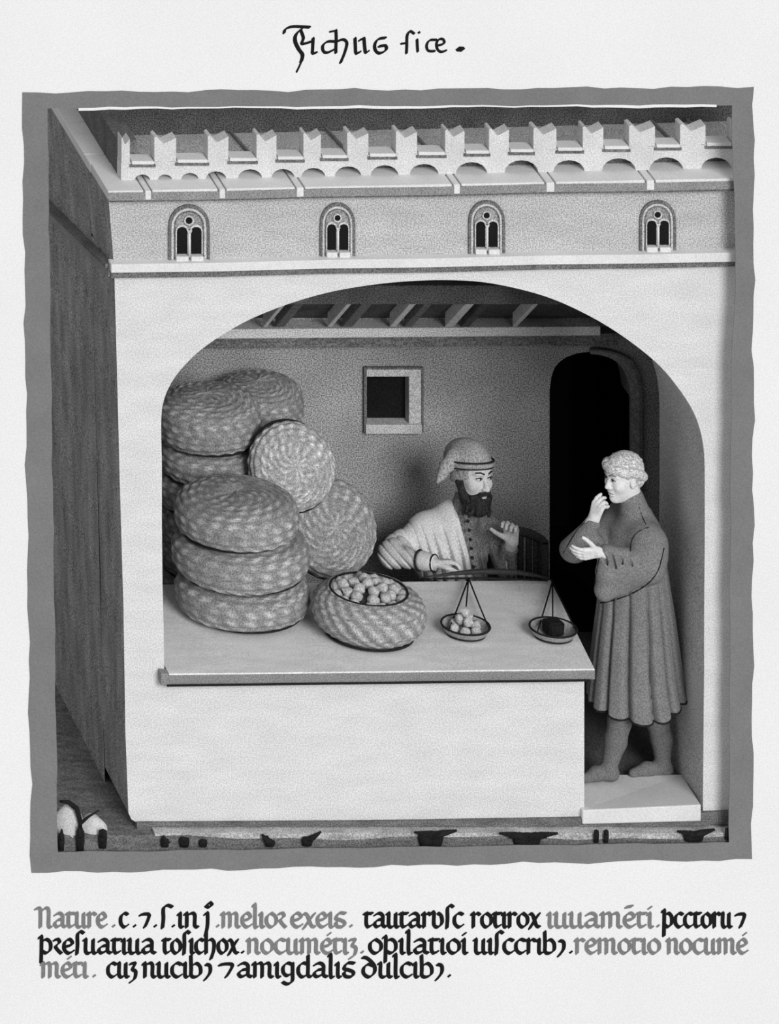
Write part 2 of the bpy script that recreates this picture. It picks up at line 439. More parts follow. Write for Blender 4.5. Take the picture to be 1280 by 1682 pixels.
hexa('beam', [(xL, YB-.12, z2-.01), (bx1, YB-.12, z2+.015), (bx1, YB, z2+.015), (xL, YB, z2-.01), (xL, YB-.12, zz-.008), (bx1, YB-.12, zz+.015), (bx1, YB, zz+.015), (xL, YB, zz-.008)], M['beam'], cl, 0.004)
hexa('wall_plate', [(xL, YB-.09, z3), (bx1+.1, YB-.09, z3+.02), (bx1+.1, YB, z3+.02), (xL, YB, z3), (xL, YB-.09, z2-.01), (bx1+.1, YB-.09, z2+.015), (bx1+.1, YB, z2+.015), (xL, YB, z2-.01)], M['beamd'], cl, 0.004)
ya_, yb_ = YB-.12, YB-.12-.56
def rafter(px, wpx, m):
    w_ = wpx/S; x = P(px, 540, ya_).x; z = zz-.02
    zl = lambda y: zb+.02+(YB-y)*sl-.035
    hexa('rafter', [(x, ya_, zl(ya_)-.03), (x+w_, ya_, zl(ya_)-.03), (x+w_, yb_, zl(yb_)-.03), (x, yb_, zl(yb_)-.03),
                    (x, ya_, zl(ya_)+.05), (x+w_, ya_, zl(ya_)+.05), (x+w_, yb_, zl(yb_)+.05), (x, yb_, zl(yb_)+.05)], m, cl, 0.004)
for px, wpx, m in ((432, 7, 'rafter'), (452, 16, 'beamd'), (538, 8, 'rafter'), (562, 18, 'beamd'), (640, 11, 'rafter'), (664, 13, 'beamd'), (731, 15, 'rafter'), (758, 14, 'boards'), (842, 8, 'rafter')):
    rafter(px, wpx, M[m])
zf = zb+.02+(YB-yb_)*sl
box_obj('purlin', (xL, yb_-.12, zf-.07), (xR, yb_, zf+.03), M['boards'], cl, 0.005)

# --- twin-light windows of the upper storey
def bifora(n, px, top, bot, wpx, label):
    r = bpy.data.objects.new('window_%d' % n, None); C.objects.link(r); struct(r, label, 'window')
    zt_, zb_ = P(px, top).z, P(px, bot).z; x = P(px, 400).x; hw = wpx/2/S; H = zt_-zb_
    def arc(cx_, hw_, zspring, rise, n_=12, z0=zb_):
        pts = [(cx_-hw_, z0)]
        for i in range(n_+1):
            a = PI-PI*i/n_; pts.append((cx_+hw_*math.cos(a), zspring+rise*math.sin(a)**0.85 if math.sin(a) > 0 else zspring))
        pts.append((cx_+hw_, z0)); return pts
    zs = zb_+H*.58
    def ring(name, hw0, hw1, rise0, rise1, y0_, y1_, m):
        o = arc(x, hw1, zs, rise1); i_ = arc(x, hw0, zs, rise0)
        prism_obj(name, o+i_[::-1], y0_, y1_, m, r)
    rise = H*.42
    ring('outer_moulding', hw*.86, hw, rise*.86, rise, -.012, .03, M['groove'])
    ring('inner_moulding', hw*.74, hw*.86, rise*.74, rise*.86, -.006, .03, M['winframe'])
    ring('reveal_moulding', hw*.66, hw*.74, rise*.66, rise*.74, -.003, .03, M['groove'])
    # tracery plate
    prism_obj('tracery', arc(x, hw*.68, zs, rise*.68), -.001, .02, M['tracery'], r)
    for s in (-1, 1):
        cxx = x+s*hw*.34
        prism_obj('pane', arc(cxx, hw*.26, zs-H*.06, H*.09, 8, zb_+H*.13), -.007, .01, M['dark'], r)
        arcp = arc(cxx, hw*.315, zs-H*.06, H*.13, 8, zb_+H*.13); arci = arc(cxx, hw*.26, zs-H*.06, H*.09, 8, zb_+H*.13)
        prism_obj('lancet_frame', arcp+arci[::-1], -.012, .01, M['winframe'], r)
    prism_obj('oculus', [(x+hw*.15*math.cos(a), zs+rise*.32+hw*.15*math.sin(a)) for a in np.linspace(0, 2*PI, 14)[:-1]], -.008, .01, M['dark'], r)
    ri = [(x+hw*.21*math.cos(a), 0, zs+rise*.32+hw*.21*math.sin(a)) for a in np.linspace(0, 2*PI, 17)[:-1]]
    tube('oculus_ring', [(p[0], -.006, p[2]) for p in ri], hw*.05, M['winframe'], r, 6, True)
    tube('mullion', [(x, -.014, zb_+H*.08), (x, -.014, zs-H*.02)], hw*.06, M['trim'], r, 8)
    prism_obj('capital', [(x-hw*.13, zs-H*.02), (x+hw*.13, zs-H*.02), (x+hw*.06, zs-H*.08), (x-hw*.06, zs-H*.08)], -.02, .01, M['winframe'], r)
    for s in (-1, 1):
        box_obj('sill', (x+s*hw*.36-hw*.30, -.03, zb_+.004), (x+s*hw*.36+hw*.30, .01, zb_+H*.11), M['trim'], r, 0.003)
bifora(1, 310, 335, 428, 68, 'twin-light arched window nearest the left corner')
bifora(2, 554, 332, 421, 58, 'second twin-light arched window from the left corner')
bifora(3, 799, 328, 416, 60, 'third twin-light arched window from the left corner')
bifora(4, 1080, 328, 412, 60, 'twin-light arched window nearest the right edge')

# --- cornice: coping slabs along the front and the left side
cp = bpy.data.objects.new('trim_4', None); C.objects.link(cp); struct(cp, 'pale coping slabs with clamped joints above the upper storey', 'coping')
def cy(px, a, b): return a+(b-a)*(px-176)/(1215-176)
YC = -0.07; YP = 0.066
joints = [176, 237, 249, 359, 371, 486, 500, 744, 757, 896, 912, 1061, 1076, 1240]
for i in range(len(joints)-1):
    xa, xb = joints[i]+1.3, joints[i+1]-1.3
    small = joints[i+1]-joints[i] < 20
    lean = 0 if i == 0 else (6 if True else 0)
    yf = YC-(.006 if small else 0)
    pts = []
    for (x_, off) in ((xa, 0), (xb, 0)):
        pts.append(x_)
    def top(x_, Y): return P(x_, cy(x_, 314, 293), YC).z
    def bot_(x_): return P(x_, cy(x_, 329, 309), YC).z
    xa_, xb_ = P(xa, 300, YC).x, P(xb, 300, YC).x
    hexa('coping_slab', [(xa_, yf, bot_(xa)), (xb_, yf, bot_(xb)), (xb_, 0.3, bot_(xb)), (xa_, 0.3, bot_(xa)),
                         (xa_, yf, top(xa, 0)), (xb_, yf, top(xb, 0)), (xb_, 0.3, top(xb, 0)+.0), (xa_, 0.3, top(xa, 0)+.0)], M['trim'], cp, 0.004)
band('cornice_face', 317, 297, 13, 13, YC-.004, 0.01, M['stone'], cp, 178, 1240)
band('cornice_shadow', 327, 308, 5, 5, YC+.015, 0.01, M['groove'], cp, 180, 1240)
xc0 = P(176, 315, YC).x; ztc = P(176, 315, YC).z
XPl = P(199, 297, YP).x
for a, b in ((-.068, .42), (.43, .86), (.87, 1.45), (1.46, 2.2)):
    box_obj('coping_slab', (xc0, max(a, .301) if a < 0 else a, ztc-.048), (XPl+.05, b, ztc), M['trim'], cp, 0.004)
# --- battlement with swallowtail merlons
par = bpy.data.objects.new('wall_parapet', None); C.objects.link(par); struct(par, 'pale battlement with swallowtail merlons and a row of small arches', 'battlement')
cren = [(215, 253), (290, 341), (376, 421), (455, 498), (528, 570), (606, 650), (686, 731), (764, 803), (837, 876), (915, 957), (992, 1033), (1077, 1117), (1160, 1202)]
def ly(px, a, b): return a+(b-a)*(px-200)/1000.0
arches = [(234, 30), (271, 28), (312, 33), (355, 38), (411, 44), (465, 42), (515, 44), (572, 48), (632, 50), (697, 52), (775, 56), (857, 60), (935, 56), (1017, 60), (1095, 60), (1177, 54)]
base = []
for c_, wd in arches:
    r_ = wd/2-2; yb = ly(c_, 297, 277)
    for k in range(9):
        a = PI-PI*k/8; base.append((c_+r_*math.cos(a), yb-r_*0.74*math.sin(a)))
pts = [xz(199, 298, YP)] + [xz(x, y, YP) for x, y in base] + [xz(1240, 276, YP)] + [xz(1240, ly(1240, 268, 236), YP), xz(199, ly(199, 268, 236), YP)]
PT = 0.085
prism_obj('parapet_course', pts, YP, YP+PT, M['parapet'], par)
for c_, wd in arches:      # dark hollow behind each small arch and its grey back
    r_ = wd/2-2; yb = ly(c_, 297, 277)
    pp = [(c_+(r_+3)*math.cos(a), yb-(r_+4)*0.8*math.sin(a)) for a in np.linspace(PI, 0, 9)]
    prism_obj('arch_hollow', [xz(x, y, YP) for x, y in pp], YP+PT+.005, YP+PT+.04, M['darkstone'], par)
mer = [(199, 214)] + [(cren[i][1], cren[i+1][0]) for i in range(len(cren)-1)] + [(1202, 1240)]
for i, (a, b) in enumerate(mer):
    yt = ly((a+b)/2, 227, 203); yb = ly((a+b)/2, 268.5, 236.5); c_ = (a+b)/2
    q = [(a+.5, yb), (a+.5, yt+1), (a+(b-a)*.12, yt-1), (a+(b-a)*.42, yt+11), (a+(b-a)*.5, yt+10), (b-.5, yt+1), (b-.5, yb)]
    prism_obj('merlon', [xz(x, y, YP) for x, y in q], YP, YP+PT, M['parapet'], par, 0.002)
for a, b in cren:
    yb = ly((a+b)/2, 268.5, 236.5)
    pa, pb = P(a+1, yb, YP), P(b-1, yb, YP)
    box_obj('crenel_sill', (pa.x, YP-.012, pa.z-.005), (pb.x, YP+PT, pa.z+.012), M['trim'], par, 0.003)
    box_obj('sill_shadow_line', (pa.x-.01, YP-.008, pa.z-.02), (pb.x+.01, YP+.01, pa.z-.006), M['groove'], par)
zp0 = P(199, 298, YP).z
box_obj('parapet_return', (XPl, YP+PT, zp0), (XPl+.1, 2.4, P(199, 240, YP).z), M['darkstone'], par)
# roof behind the battlement
zr = P(700, 262, .3).z
roof = bpy.data.objects.new('roof', None); C.objects.link(roof); struct(roof, 'grey sloping roof behind the battlement', 'roof')
hexa('roof_slope', [(XPl+.1, .28, zr-.3), (2.3, .28, zr-.3), (2.3, 1.1, zr-.2), (XPl+.1, 1.1, zr-.2), (XPl+.1, .28, zr-.06), (2.3, .28, zr+.04), (2.3, 1.1, zr+.0), (XPl+.1, 1.1, zr-.08)], M['roof'], roof)
box_obj('back_wall', (XPl+.1, .80, zr-.3), (2.3, 1.25, zr+1.2), M['roofd'], roof)
for px in (425, 585, 720, 860, 1005, 1125, 1185):
    p = P(px, ly(px, 236, 214), .32)
    hexa('roof_batten', [(p.x+dx+dy_*-.06, .30+dy_, zr-.07+.08*(px-200)/1000+dz-.03*dy_) for dz in (0, .025) for dx, dy_ in ((0, 0), (.012, 0), (.012, .7), (0, .7))], M['stone'], roof)

# --- ground
YPG = -0.115     # plane of the page
g = bpy.data.objects.new('ground', None); C.objects.link(g); struct(g, 'pale ground with a dark broken edge in front of the shop', 'ground')
struct_g = box_obj('ground_top', (-14, -.083, -.16), (P(216, 1350).x+.1, 24, -.03), M['bank'], g)
pts_t = []; xs = np.linspace(-3.2, 2.0, 40)
box_obj('ground_top', (P(216, 1350).x+.1, -.083, -.12), (2.0, .74, -.018), M['ground'], g)
bmv = []; 
topz = [-.042+.008*math.sin(x*4.1)+.006*math.sin(x*11+1) for x in xs]
prism_obj('ground_bank', [(x, z) for x, z in zip(xs, topz)]+[(2.0, -.5), (-3.2, -.5)], -.085, -.06, M['bank'], g)
foot = prism_obj('foot_shade_front', [xz(x, y, -.02) for x, y in ((225, 1352), (600, 1350), (960, 1344), (1240, 1331), (1240, 1352), (960, 1362), (600, 1366), (225, 1364))], -.02, .02, M['bank'])  # dark strip added for the shade where wall meets ground
struct(foot, 'dark strip put in for the shade along the bottom of the front wall', 'shade strip')

# =================================================================== THE PAGE
def side_pts(a, b, n, amp, seed):
    rnd = random.Random(seed); o = []
    for i in range(n):
        t = i/n; x = a[0]+(b[0]-a[0])*t; y = a[1]+(b[1]-a[1])*t
        nx, ny = (b[1]-a[1]), -(b[0]-a[0]); l = math.hypot(nx, ny)
        d = 0 if i == 0 else amp*(math.sin(i*0.9+seed)+0.7*math.sin(i*2.3+seed*2)+rnd.uniform(-.5, .5))
        o.append((x+nx/l*d, y+ny/l*d))
    return o
def quad_loop(c, n, amp, seed):
    o = []
    for i in range(4): o += side_pts(c[i], c[(i+1) % 4], n, amp, seed+i)
    return o
n_ = 44
outer_b = quad_loop([(37, 152), (1239, 143), (1236, 1411), (52, 1434)], n_, 1.6, 3)
inner_b = quad_loop([(78, 178), (1203, 173), (1198, 1384), (95, 1400)], n_, 0.7, 9)
# right edge of the painted frame bulges at mid height like the drawn one
inner_b = [(x + (7*math.exp(-((y-430)/130)**2) if x > 1100 and 200 < y < 1300 else 0), y) for x, y in inner_b]
rect = quad_loop([(-90, -90), (1370, -90), (1370, 1772), (-90, 1772)], n_, 0, 1)
def ring_mesh(name, A, B, ya, yb, m, parent):
    k = len(A); v = []; f = []
    for Y in (ya, yb):
        for q in (A, B):
            for x, y in q: p = P(x, y, ya); v.append((p.x, Y, p.z))
    for i in range(k):
        j = (i+1) % k
        f += [(i, j, k+j, k+i), (2*k+i, 3*k+i, 3*k+j, 2*k+j), (k+i, k+j, 3*k+j, 3*k+i), (i, 2*k+i, 2*k+j, j)]
    o = obj(name, v, f, m, parent)
    bm = bmesh.new(); bm.from_mesh(o.data); bmesh.ops.recalc_face_normals(bm, faces=bm.faces); bm.to_mesh(o.data); bm.free()
    return o
page = thing('parchment_page', 'large pale parchment page lettered in black and grey around the painted shop', 'page', (0, 0, 0))
mid = [((a[0]+b[0])/2, (a[1]+b[1])/2) for a, b in zip(outer_b, inner_b)]
ring_mesh('sheet', rect, mid, YPG-.004, YPG+.006, M['paper'], page)
ring_mesh('painted_border', outer_b, inner_b, YPG-.008, YPG-.004, M['border'], page)['label'] = 'grey painted border with wavy edges'
# white sliver left bare along the top of the picture
tp = [(x, y) for x, y in inner_b[2:n_]]
vv = []; 
for x, y in tp: p = P(x, y-1.5, YPG-.009); vv.append(p)
for x, y in tp: p = P(x, y+2.0+1.2*math.sin(x*.013), YPG-.009); vv.append(p)
k = len(tp)
vv += [p+Vector((0, .012, 0)) for p in vv]
obj('bare_edge', vv, [(i, i+1, k+i+1, k+i) for i in range(k-1)]+[(2*k+i, 3*k+i, 3*k+i+1, 2*k+i+1) for i in range(k-1)]+[(k+i, k+i+1, 3*k+i+1, 3*k+i) for i in range(k-1)], M['paper'], page)

# ---- handwriting: broad-nib strokes
YI = YPG-.0055
nseg = [0]
def nib_hull(bm, p, q, w_, ang, th):
    """convex outline swept by a slanted nib between two pixels"""
    n = (math.cos(ang)*w_/2, -math.sin(ang)*w_/2); m_ = (math.sin(ang)*th/2, math.cos(ang)*th/2)
    pts = []
    for c_ in (p, q):
        for s in (-1, 1):
            for t in (-1, 1): pts.append((c_[0]+s*n[0]+t*m_[0], c_[1]+s*n[1]+t*m_[1]))
    pts = sorted(set((round(a, 3), round(b, 3)) for a, b in pts))
    def cross(o, a, b): return (a[0]-o[0])*(b[1]-o[1])-(a[1]-o[1])*(b[0]-o[0])
    lo = []
    for q_ in pts:
        while len(lo) > 1 and cross(lo[-2], lo[-1], q_) <= 0: lo.pop()
        lo.append(q_)
    hi = []
    for q_ in pts[::-1]:
        while len(hi) > 1 and cross(hi[-2], hi[-1], q_) <= 0: hi.pop()
        hi.append(q_)
    h = lo[:-1]+hi[:-1]
    nseg[0] += 1; yk = YI-(nseg[0] % 50)*2e-5      # each pen movement lies a hair above the last
    vs = [bm.verts.new(P(a, b, yk)) for a, b in h]
    f = bm.faces.new(vs)
    f.normal_update()
    if f.normal.y > 0: f.normal_flip()
def smooth_line(st, n=5):
    if len(st) < 3: return st
    o = []
    for i in range(len(st)-1):
        p0 = st[max(i-1, 0)]; p1 = st[i]; p2 = st[i+1]; p3 = st[min(i+2, len(st)-1)]
        for k in range(n):
            t = k/n
            o.append(tuple(0.5*((2*p1[j])+(-p0[j]+p2[j])*t+(2*p0[j]-5*p1[j]+4*p2[j]-p3[j])*t*t+(-p0[j]+3*p1[j]-3*p2[j]+p3[j])*t**3) for j in (0, 1)))
    o.append(st[-1]); return o
def ink(name, strokes, m, nib=6.0, ang=math.radians(38), th=2.4):
    bm = bmesh.new()
    for st in strokes:
        w_ = nib
        if isinstance(st, tuple) and isinstance(st[0], (int, float)) is False and isinstance(st[1], (int, float)): st, w_ = st
        st = smooth_line(list(st))
        if len(st) == 1: st = [st[0], (st[0][0]+.8, st[0][1]+.5)]
        for a, b in zip(st[:-1], st[1:]): nib_hull(bm, a, b, w_, ang, th)
    me = bpy.data.meshes.new(name); bm.to_mesh(me); bm.free()
    return link(name, me, m, page)
G = {  # letter: (advance width, strokes) in x-heights above the base line
 'a': (.82, [[(.12,.86),(.36,1),(.58,.86),(.6,.5),(.6,.14),(.78,.02)], [(.58,.56),(.28,.5),(.1,.24),(.26,.02),(.6,.24)]]),
 'b': (.80, [[(.12,1.55),(.14,.6),(.14,.12),(.36,0),(.64,.22),(.64,.72),(.42,.98),(.16,.78)]]),
 'c': (.66, [[(.6,.9),(.36,1),(.12,.74),(.12,.26),(.36,0),(.6,.14)]]),
 'd': (.84, [[(.62,1.55),(.62,.7),(.62,.12),(.78,.02)], [(.6,.92),(.34,1),(.12,.72),(.12,.26),(.32,0),(.6,.2)]]),
 'D': (.86, [[(.06,1.4),(.3,1.34),(.66,.86),(.68,.32),(.4,0),(.12,.24),(.12,.66),(.36,.92),(.62,.8)]]),
 'e': (.68, [[(.14,.46),(.54,.62),(.52,.9),(.34,1),(.12,.74),(.12,.26),(.36,0),(.62,.16)]]),
 'g': (.82, [[(.6,.9),(.34,1),(.12,.72),(.14,.3),(.34,.1),(.6,.28)], [(.62,.98),(.62,.3),(.6,-.3),(.34,-.5),(.1,-.36)]]),
 'h': (.84, [[(.12,1.55),(.12,0)], [(.14,.8),(.42,1),(.64,.8),(.62,.2),(.44,-.4)]]),
 'i': (.36, [[(.06,.88),(.16,.98),(.16,.1),(.3,.0)]]),
 'j': (.44, [[(.08,.9),(.2,1),(.2,.1),(.1,-.6)], [(.14,1.5),(.3,1.75),(.42,1.6),(.28,1.42),(.12,1.52)]]),
 'l': (.38, [[(.06,1.5),(.16,1.56),(.16,.1),(.3,.0)]]),
 'm': (1.16, [[(.04,.9),(.14,.98),(.14,0)], [(.16,.82),(.38,1),(.52,.86),(.52,0)], [(.54,.82),(.78,1),(.92,.86),(.92,.12),(1.08,0)]]),
 'n': (.78, [[(.04,.9),(.14,.98),(.14,0)], [(.16,.82),(.4,1),(.56,.86),(.56,.12),(.72,0)]]),
 'N': (1.0, [[(-.1,1.3),(.08,1.36),(.2,1.2),(.2,0)], [(.24,1.1),(.5,1.36),(.72,1.2),(.72,.1),(.88,0)]]),
 'o': (.76, [[(.38,1),(.12,.74),(.12,.26),(.36,0),(.64,.26),(.64,.72),(.38,1)]]),
 'p': (.80, [[(.02,1.1),(.14,1.2),(.14,.3),(.12,-.62)], [(.16,.84),(.42,1),(.64,.76),(.64,.26),(.42,.02),(.18,.14)]]),
 'r': (.58, [[(.04,.9),(.14,.98),(.14,0)], [(.18,.8),(.36,1),(.54,.88)]]),
 'R': (.52, [[(.06,.94),(.28,1),(.36,.76),(.14,.5),(.3,.18),(.46,0)]]),
 's': (.76, [[(.66,.98),(.3,1.0),(.12,.62),(.34,.52),(.62,.34),(.54,.04),(.22,.04),(.12,.3),(.3,.5)]]),
 'f': (.50, [[(.52,1.44),(.34,1.56),(.18,1.34),(.18,.6),(.14,-.06)]]),
 't': (.54, [[(.02,.96),(.5,.98)], [(.16,1.04),(.14,.3),(.24,.02),(.46,.12)]]),
 'u': (.78, [[(.04,.94),(.14,.98),(.14,.14),(.34,0),(.56,.22)], [(.56,.98),(.56,.12),(.72,0)]]),
 'v': (.80, [[(.06,1.1),(.16,.98),(.16,.18),(.4,0),(.64,.3),(.6,.8),(.4,1.0)]]),
 'x': (.70, [[(.06,.96),(.24,.84),(.44,.14),(.64,.02)], [(.62,.96),(.36,.52),(.04,-.1)]]),
 'z': (.52, [[(.06,.94),(.36,.98),(.2,.56),(.4,.4),(.34,-.1),(.06,-.36)]]),
 '7': (.66, [[(.04,.86),(.3,.94),(.56,.86),(.42,.3),(.3,.0)]]),
 '9': (.52, [[(.16,.9),(.38,.8),(.38,.3),(.1,-.2)]]),
 '.': (.26, [[(.12,.1)]]),
 '~': (.0, [[(-.52,1.42),(-.2,1.5)]]),
 "'": (.0, [[(-.24,1.34),(-.14,1.42)]]),
}
def word(txt, x0, x1, base, m, xh=23.0, nib=6.4):
    tot = sum(G[c_][0] for c_ in txt); sx = (x1-x0)/max(tot, .3); x = 0; st = []
    for c_ in txt:
        w_, ss = G[c_]
        for s_ in ss: st.append([(x0+(x+a)*sx, base-b*xh) for a, b in s_])
        x += w_
    ink('handwritten_word' if len(txt) > 1 else 'handwritten_mark', st, m, nib)
K, W_ = M['ink'], M['wash_ink']
for t, x0, x1, m in (('Nature', 61, 176, W_), ('.', 184, 190, W_), ('c', 196, 211, K), ('.', 218, 225, K), ('7', 229, 248, K), ('.', 252, 259, K), ('f', 261, 282, K), ('.', 282, 288, K), ('in', 291, 327, K),
                     ('j', 334, 349, K), ('.', 355, 361, W_), ('melioR', 363, 471, W_), ('ex', 477, 519, W_), ('eis', 519, 570, W_), ('.', 574, 580, W_), ('tautarvfc', 598, 762, K),
                     ('rotirox', 774, 888, K), ("iuuame~ti'", 898, 1074, W_), ('.', 1078, 1085, W_), ('pcctoru', 1088, 1203, K), ('7', 1208, 1226, K)):
    word(t, x0, x1, 1523, m)
for t, x0, x1, m in (('pRefuatiua', 64, 256, K), ('tofichox', 267, 392, K), ('.', 396, 402, K), ("nocume'tiz", 405, 588, W_), ('.', 592, 599, W_), ("opilatioi'", 605, 769, K), ('uifccrib9', 778, 930, K), ('.', 935, 942, K),
                     ('remotio', 944, 1086, W_), ("nocume'", 1095, 1229, W_)):
    word(t, x0, x1, 1566, m)
for t, x0, x1, m in (("me'ti", 67, 145, W_), ('.', 152, 158, W_), ('cuz', 175, 226, K), ('nucib9', 234, 349, K), ('7', 359, 386, K), ('amigdalis', 389, 585, K), ('Dulcib9', 594, 730, K), ('.', 735, 742, K)):
    word(t, x0, x1, 1605, m)
T = lambda L_: [(440+a*.28125, 20+b*.28125) for a, b in L_]
ink('title_word', [T([(95,122),(105,98),(150,84),(245,88)]), (T([(200,96),(165,130),(160,170),(180,215),(203,250),(195,290)]), 6.5), (T([(200,280),(185,315),(168,350)]), 2.2), T([(192,104),(208,150),(200,185),(255,172)]),
                   T([(265,152),(262,215),(262,240),(285,236)])], K, 5.2)
ink('title_word', [T([(398,105),(400,150),(398,205),(398,238)]), (T([(362,115),(398,108)]), 2.5), T([(398,172),(350,172),(322,195),(325,228),(350,236),(395,214)]), T([(402,172),(440,160),(462,180),(450,235),(425,296)])], K, 5.0)
ink('title_word', [T([(510,152),(512,200),(516,240),(540,232)]), T([(562,152),(566,200),(572,236),(588,228)]), T([(535,165),(560,152)])], K, 5.4)
ink('title_word', [T([(688,150),(645,158),(625,190),(630,225),(655,240),(690,222),(688,196),(650,200)])], K, 5.4)
ink('title_word', [T([(855,125),(830,112),(814,140),(812,200),(810,240)]), (T([(778,185),(815,180)]), 3)], K, 4.6)
ink('title_word', [T([(872,160),(874,200),(876,230)])], K, 4.4)
ink('title_mark', [T([(882,118),(886,120)])], K, 4.4)
ink('title_word', [T([(985,162),(945,165),(928,195),(938,225),(975,228)]), T([(988,196),(1028,184),(1026,160),(1002,158),(986,182),(992,218),(1014,232),(1042,224)])], K, 4.2)
ink('title_mark', [(T([(1112,215),(1138,217)]), 8.5)], K, 6, th=4.0)

# =================================================================== THE COUNTER AND ITS GOODS
ZT = P(640, 1104, -.06).z          # top of the counter slab at the left
ct = thing('counter_top', 'long pale slab laid as shop counter on the low front wall', 'counter')
ctop = ZT
zq = (P(274, 1107, -.06).z+P(978, 1099, -.06).z*2)/3
YK = D*((zq-CZ)/((1350-955)/S-CZ)-1)      # depth of the rear edge
fl = P(274, 1107, -.06); fr = P(978, 1099, -.06); bl = (P(262, 957, YK).x, YK); br = P(905, 956, YK)
bk = br.x
zl_, zr_ = fl.z, fr.z
th = P(978, 1120, -.06).z
bx_ = [(fl.x, -.06), (fr.x, -.06), (bk, YK), (fl.x-.2, YK)]
# the slab: rails follow the arch jamb on the left
def slab(z0, z1, zz0, zz1, nm, m, g=0.0):
    return hexa(nm, [(fl.x+.01, -.06-g, z0), (fr.x, -.06-g, zz0), (bk, YK, zz0), (fl.x+.01, YK, z0), (fl.x+.01, -.06-g, z1), (fr.x, -.06-g, zz1), (bk, YK, zz1), (fl.x+.01, YK, z1)], m, ct, 0.005)
zmean = (zl_+zr_)/2
TOPZ = lambda x: zl_+(zr_-zl_)*(x-fl.x)/(fr.x-fl.x)
slab(zl_-.055, zl_-.006, zr_-.055, zr_-.006, 'slab_edge', M['slabedge'])
hexa('slab_surface', [(fl.x+.012, -.058, zl_-.012), (fr.x-.002, -.058, zr_-.012), (bk-.002, YK-.002, zr_-.012), (fl.x+.012, YK-.002, zl_-.012), (fl.x+.012, -.058, zl_), (fr.x-.002, -.058, zr_), (bk-.002, YK-.002, zr_), (fl.x+.012, YK-.002, zl_)], M['counter'], ct, 0.003)
hexa('slab_lip', [(fl.x-.03, -.062, zl_-.058), (fl.x+.012, -.062, zl_-.062), (fl.x+.012, -.002, zl_-.062), (fl.x-.03, -.002, zl_-.058), (fl.x-.03, -.062, zl_+.004), (fl.x+.012, -.062, zl_), (fl.x+.012, -.002, zl_), (fl.x-.03, -.002, zl_+.004)], M['slabedge'], ct, 0.003)
tube('lower_edge', [(fl.x, -.064, zl_-.058), (fr.x-.03, -.064, zr_-.056)], 0.006, M['cord'], ct, 6)
box_obj('counter_support', (fl.x+.05, WT+.003, zfl), (P(960, 1200).x-.12, YK-.08, zl_-.056), M['plaster'], ct)

# ---- baskets
NB, NR = 180, 72
def basket_mesh(name, r, h, rows=11, e=0.5, dome=1.0, seed=0, dash=22):
    v = []; f = []; wv = []; rnd = random.Random(seed); ph0 = [rnd.uniform(0, 6.28) for _ in range(80)]
    # rows of straw follow the length of the profile
    prof = []
    for i in range(NR+1):
        ph = -PI/2+PI*i/NR; c_, s_ = math.cos(ph), math.sin(ph)
        rho = r*max(c_, 0)**e; z = h/2+h/2*math.copysign(abs(s_)**(e*1.3), s_)
        prof.append((rho, z, c_, s_))
    ln = [0]
    for i in range(NR): ln.append(ln[-1]+math.hypot(prof[i+1][0]-prof[i][0], prof[i+1][1]-prof[i][1]))
    for i in range(NR+1):
        rho, z, c_, s_ = prof[i]
        if s_ > 0: z = z+.018*max(0, 1-(rho/r)**2)*dome
        row = rows*2*ln[i]/ln[-1]; rk = int(row); fr = row % 1
        fade = min(1, rho/(.25*r))
        nd = max(6, int(dash*2*(.35+.65*rho/r)))
        for j in range(NB):
            a = 2*PI*j/NB
            st = .5+.5*math.sin(a*nd/2+ph0[rk]+2.0*fr)
            w_ = math.sin(PI*fr)**.7*(st**1.4)
            w_ *= .65+.35*math.sin(a*3+ph0[rk]*2)
            d = (.006*math.sin(PI*fr)+.005*w_)*fade+.006*math.sin(2*a+1)
            v.append(((rho+d*c_)*math.cos(a), (rho+d*c_)*math.sin(a), z+d*s_)); wv.append(.35+(w_-.35)*fade)
    for i in range(NR):
        for j in range(NB): f.append((i*NB+j, i*NB+(j+1) % NB, (i+1)*NB+(j+1) % NB, (i+1)*NB+j))
    me = mesh(name, v, f); at_ = me.attributes.new('weave', 'FLOAT', 'POINT'); at_.data.foreach_set('value', wv)
    return me
def on_counter(px, py, dz):
    """depth at which a point dz above the counter is seen at this pixel"""
    t = (zmean+dz-CZ)/((1350-py)/S-CZ); return D*(t-1)
nbk = [0]
def basket(px, Y, z, r, h, label, tilt=0.0, rz=0.0, m='basket', rows=9, e=.46, group='straw baskets stacked in the shop', cordz=.11):
    t = thing('straw_basket', label, 'basket', (P(px, 900, Y).x, Y, z), group); nbk[0] += 1
    t.rotation_euler = (0, -tilt, 0)
    o = link('woven_body', basket_mesh('woven_body', r, h, rows, e, 1.0, nbk[0]), M[m], t, True); o.rotation_euler = (0, 0, rz)
    sz = 1-2*cordz; ph = math.asin(sz**(1/(e*1.3)))
    cr = r*math.cos(ph)**e
    v, f = tube_data(ring_path(cr+.006, h*cordz, 64), 0.009, 6, True)
    obj('outline_ring', v, f, M['cord'], t, True)  # dark ring added to give the basket its shaded outline
    return t
zt = zl_ + .004
YF = .63
basket(399, YF, zt+.012, .335, .195, 'bottom basket of the front stack of three on the counter', .03, .2)
basket(397, YF, zt+.215, .350, .200, 'middle basket of the front stack, wider than the one above', .05, .9)
basket(391, YF, zt+.42, .312, .195, 'top basket of the front stack, whole oval lid in view', .075, 1.7)
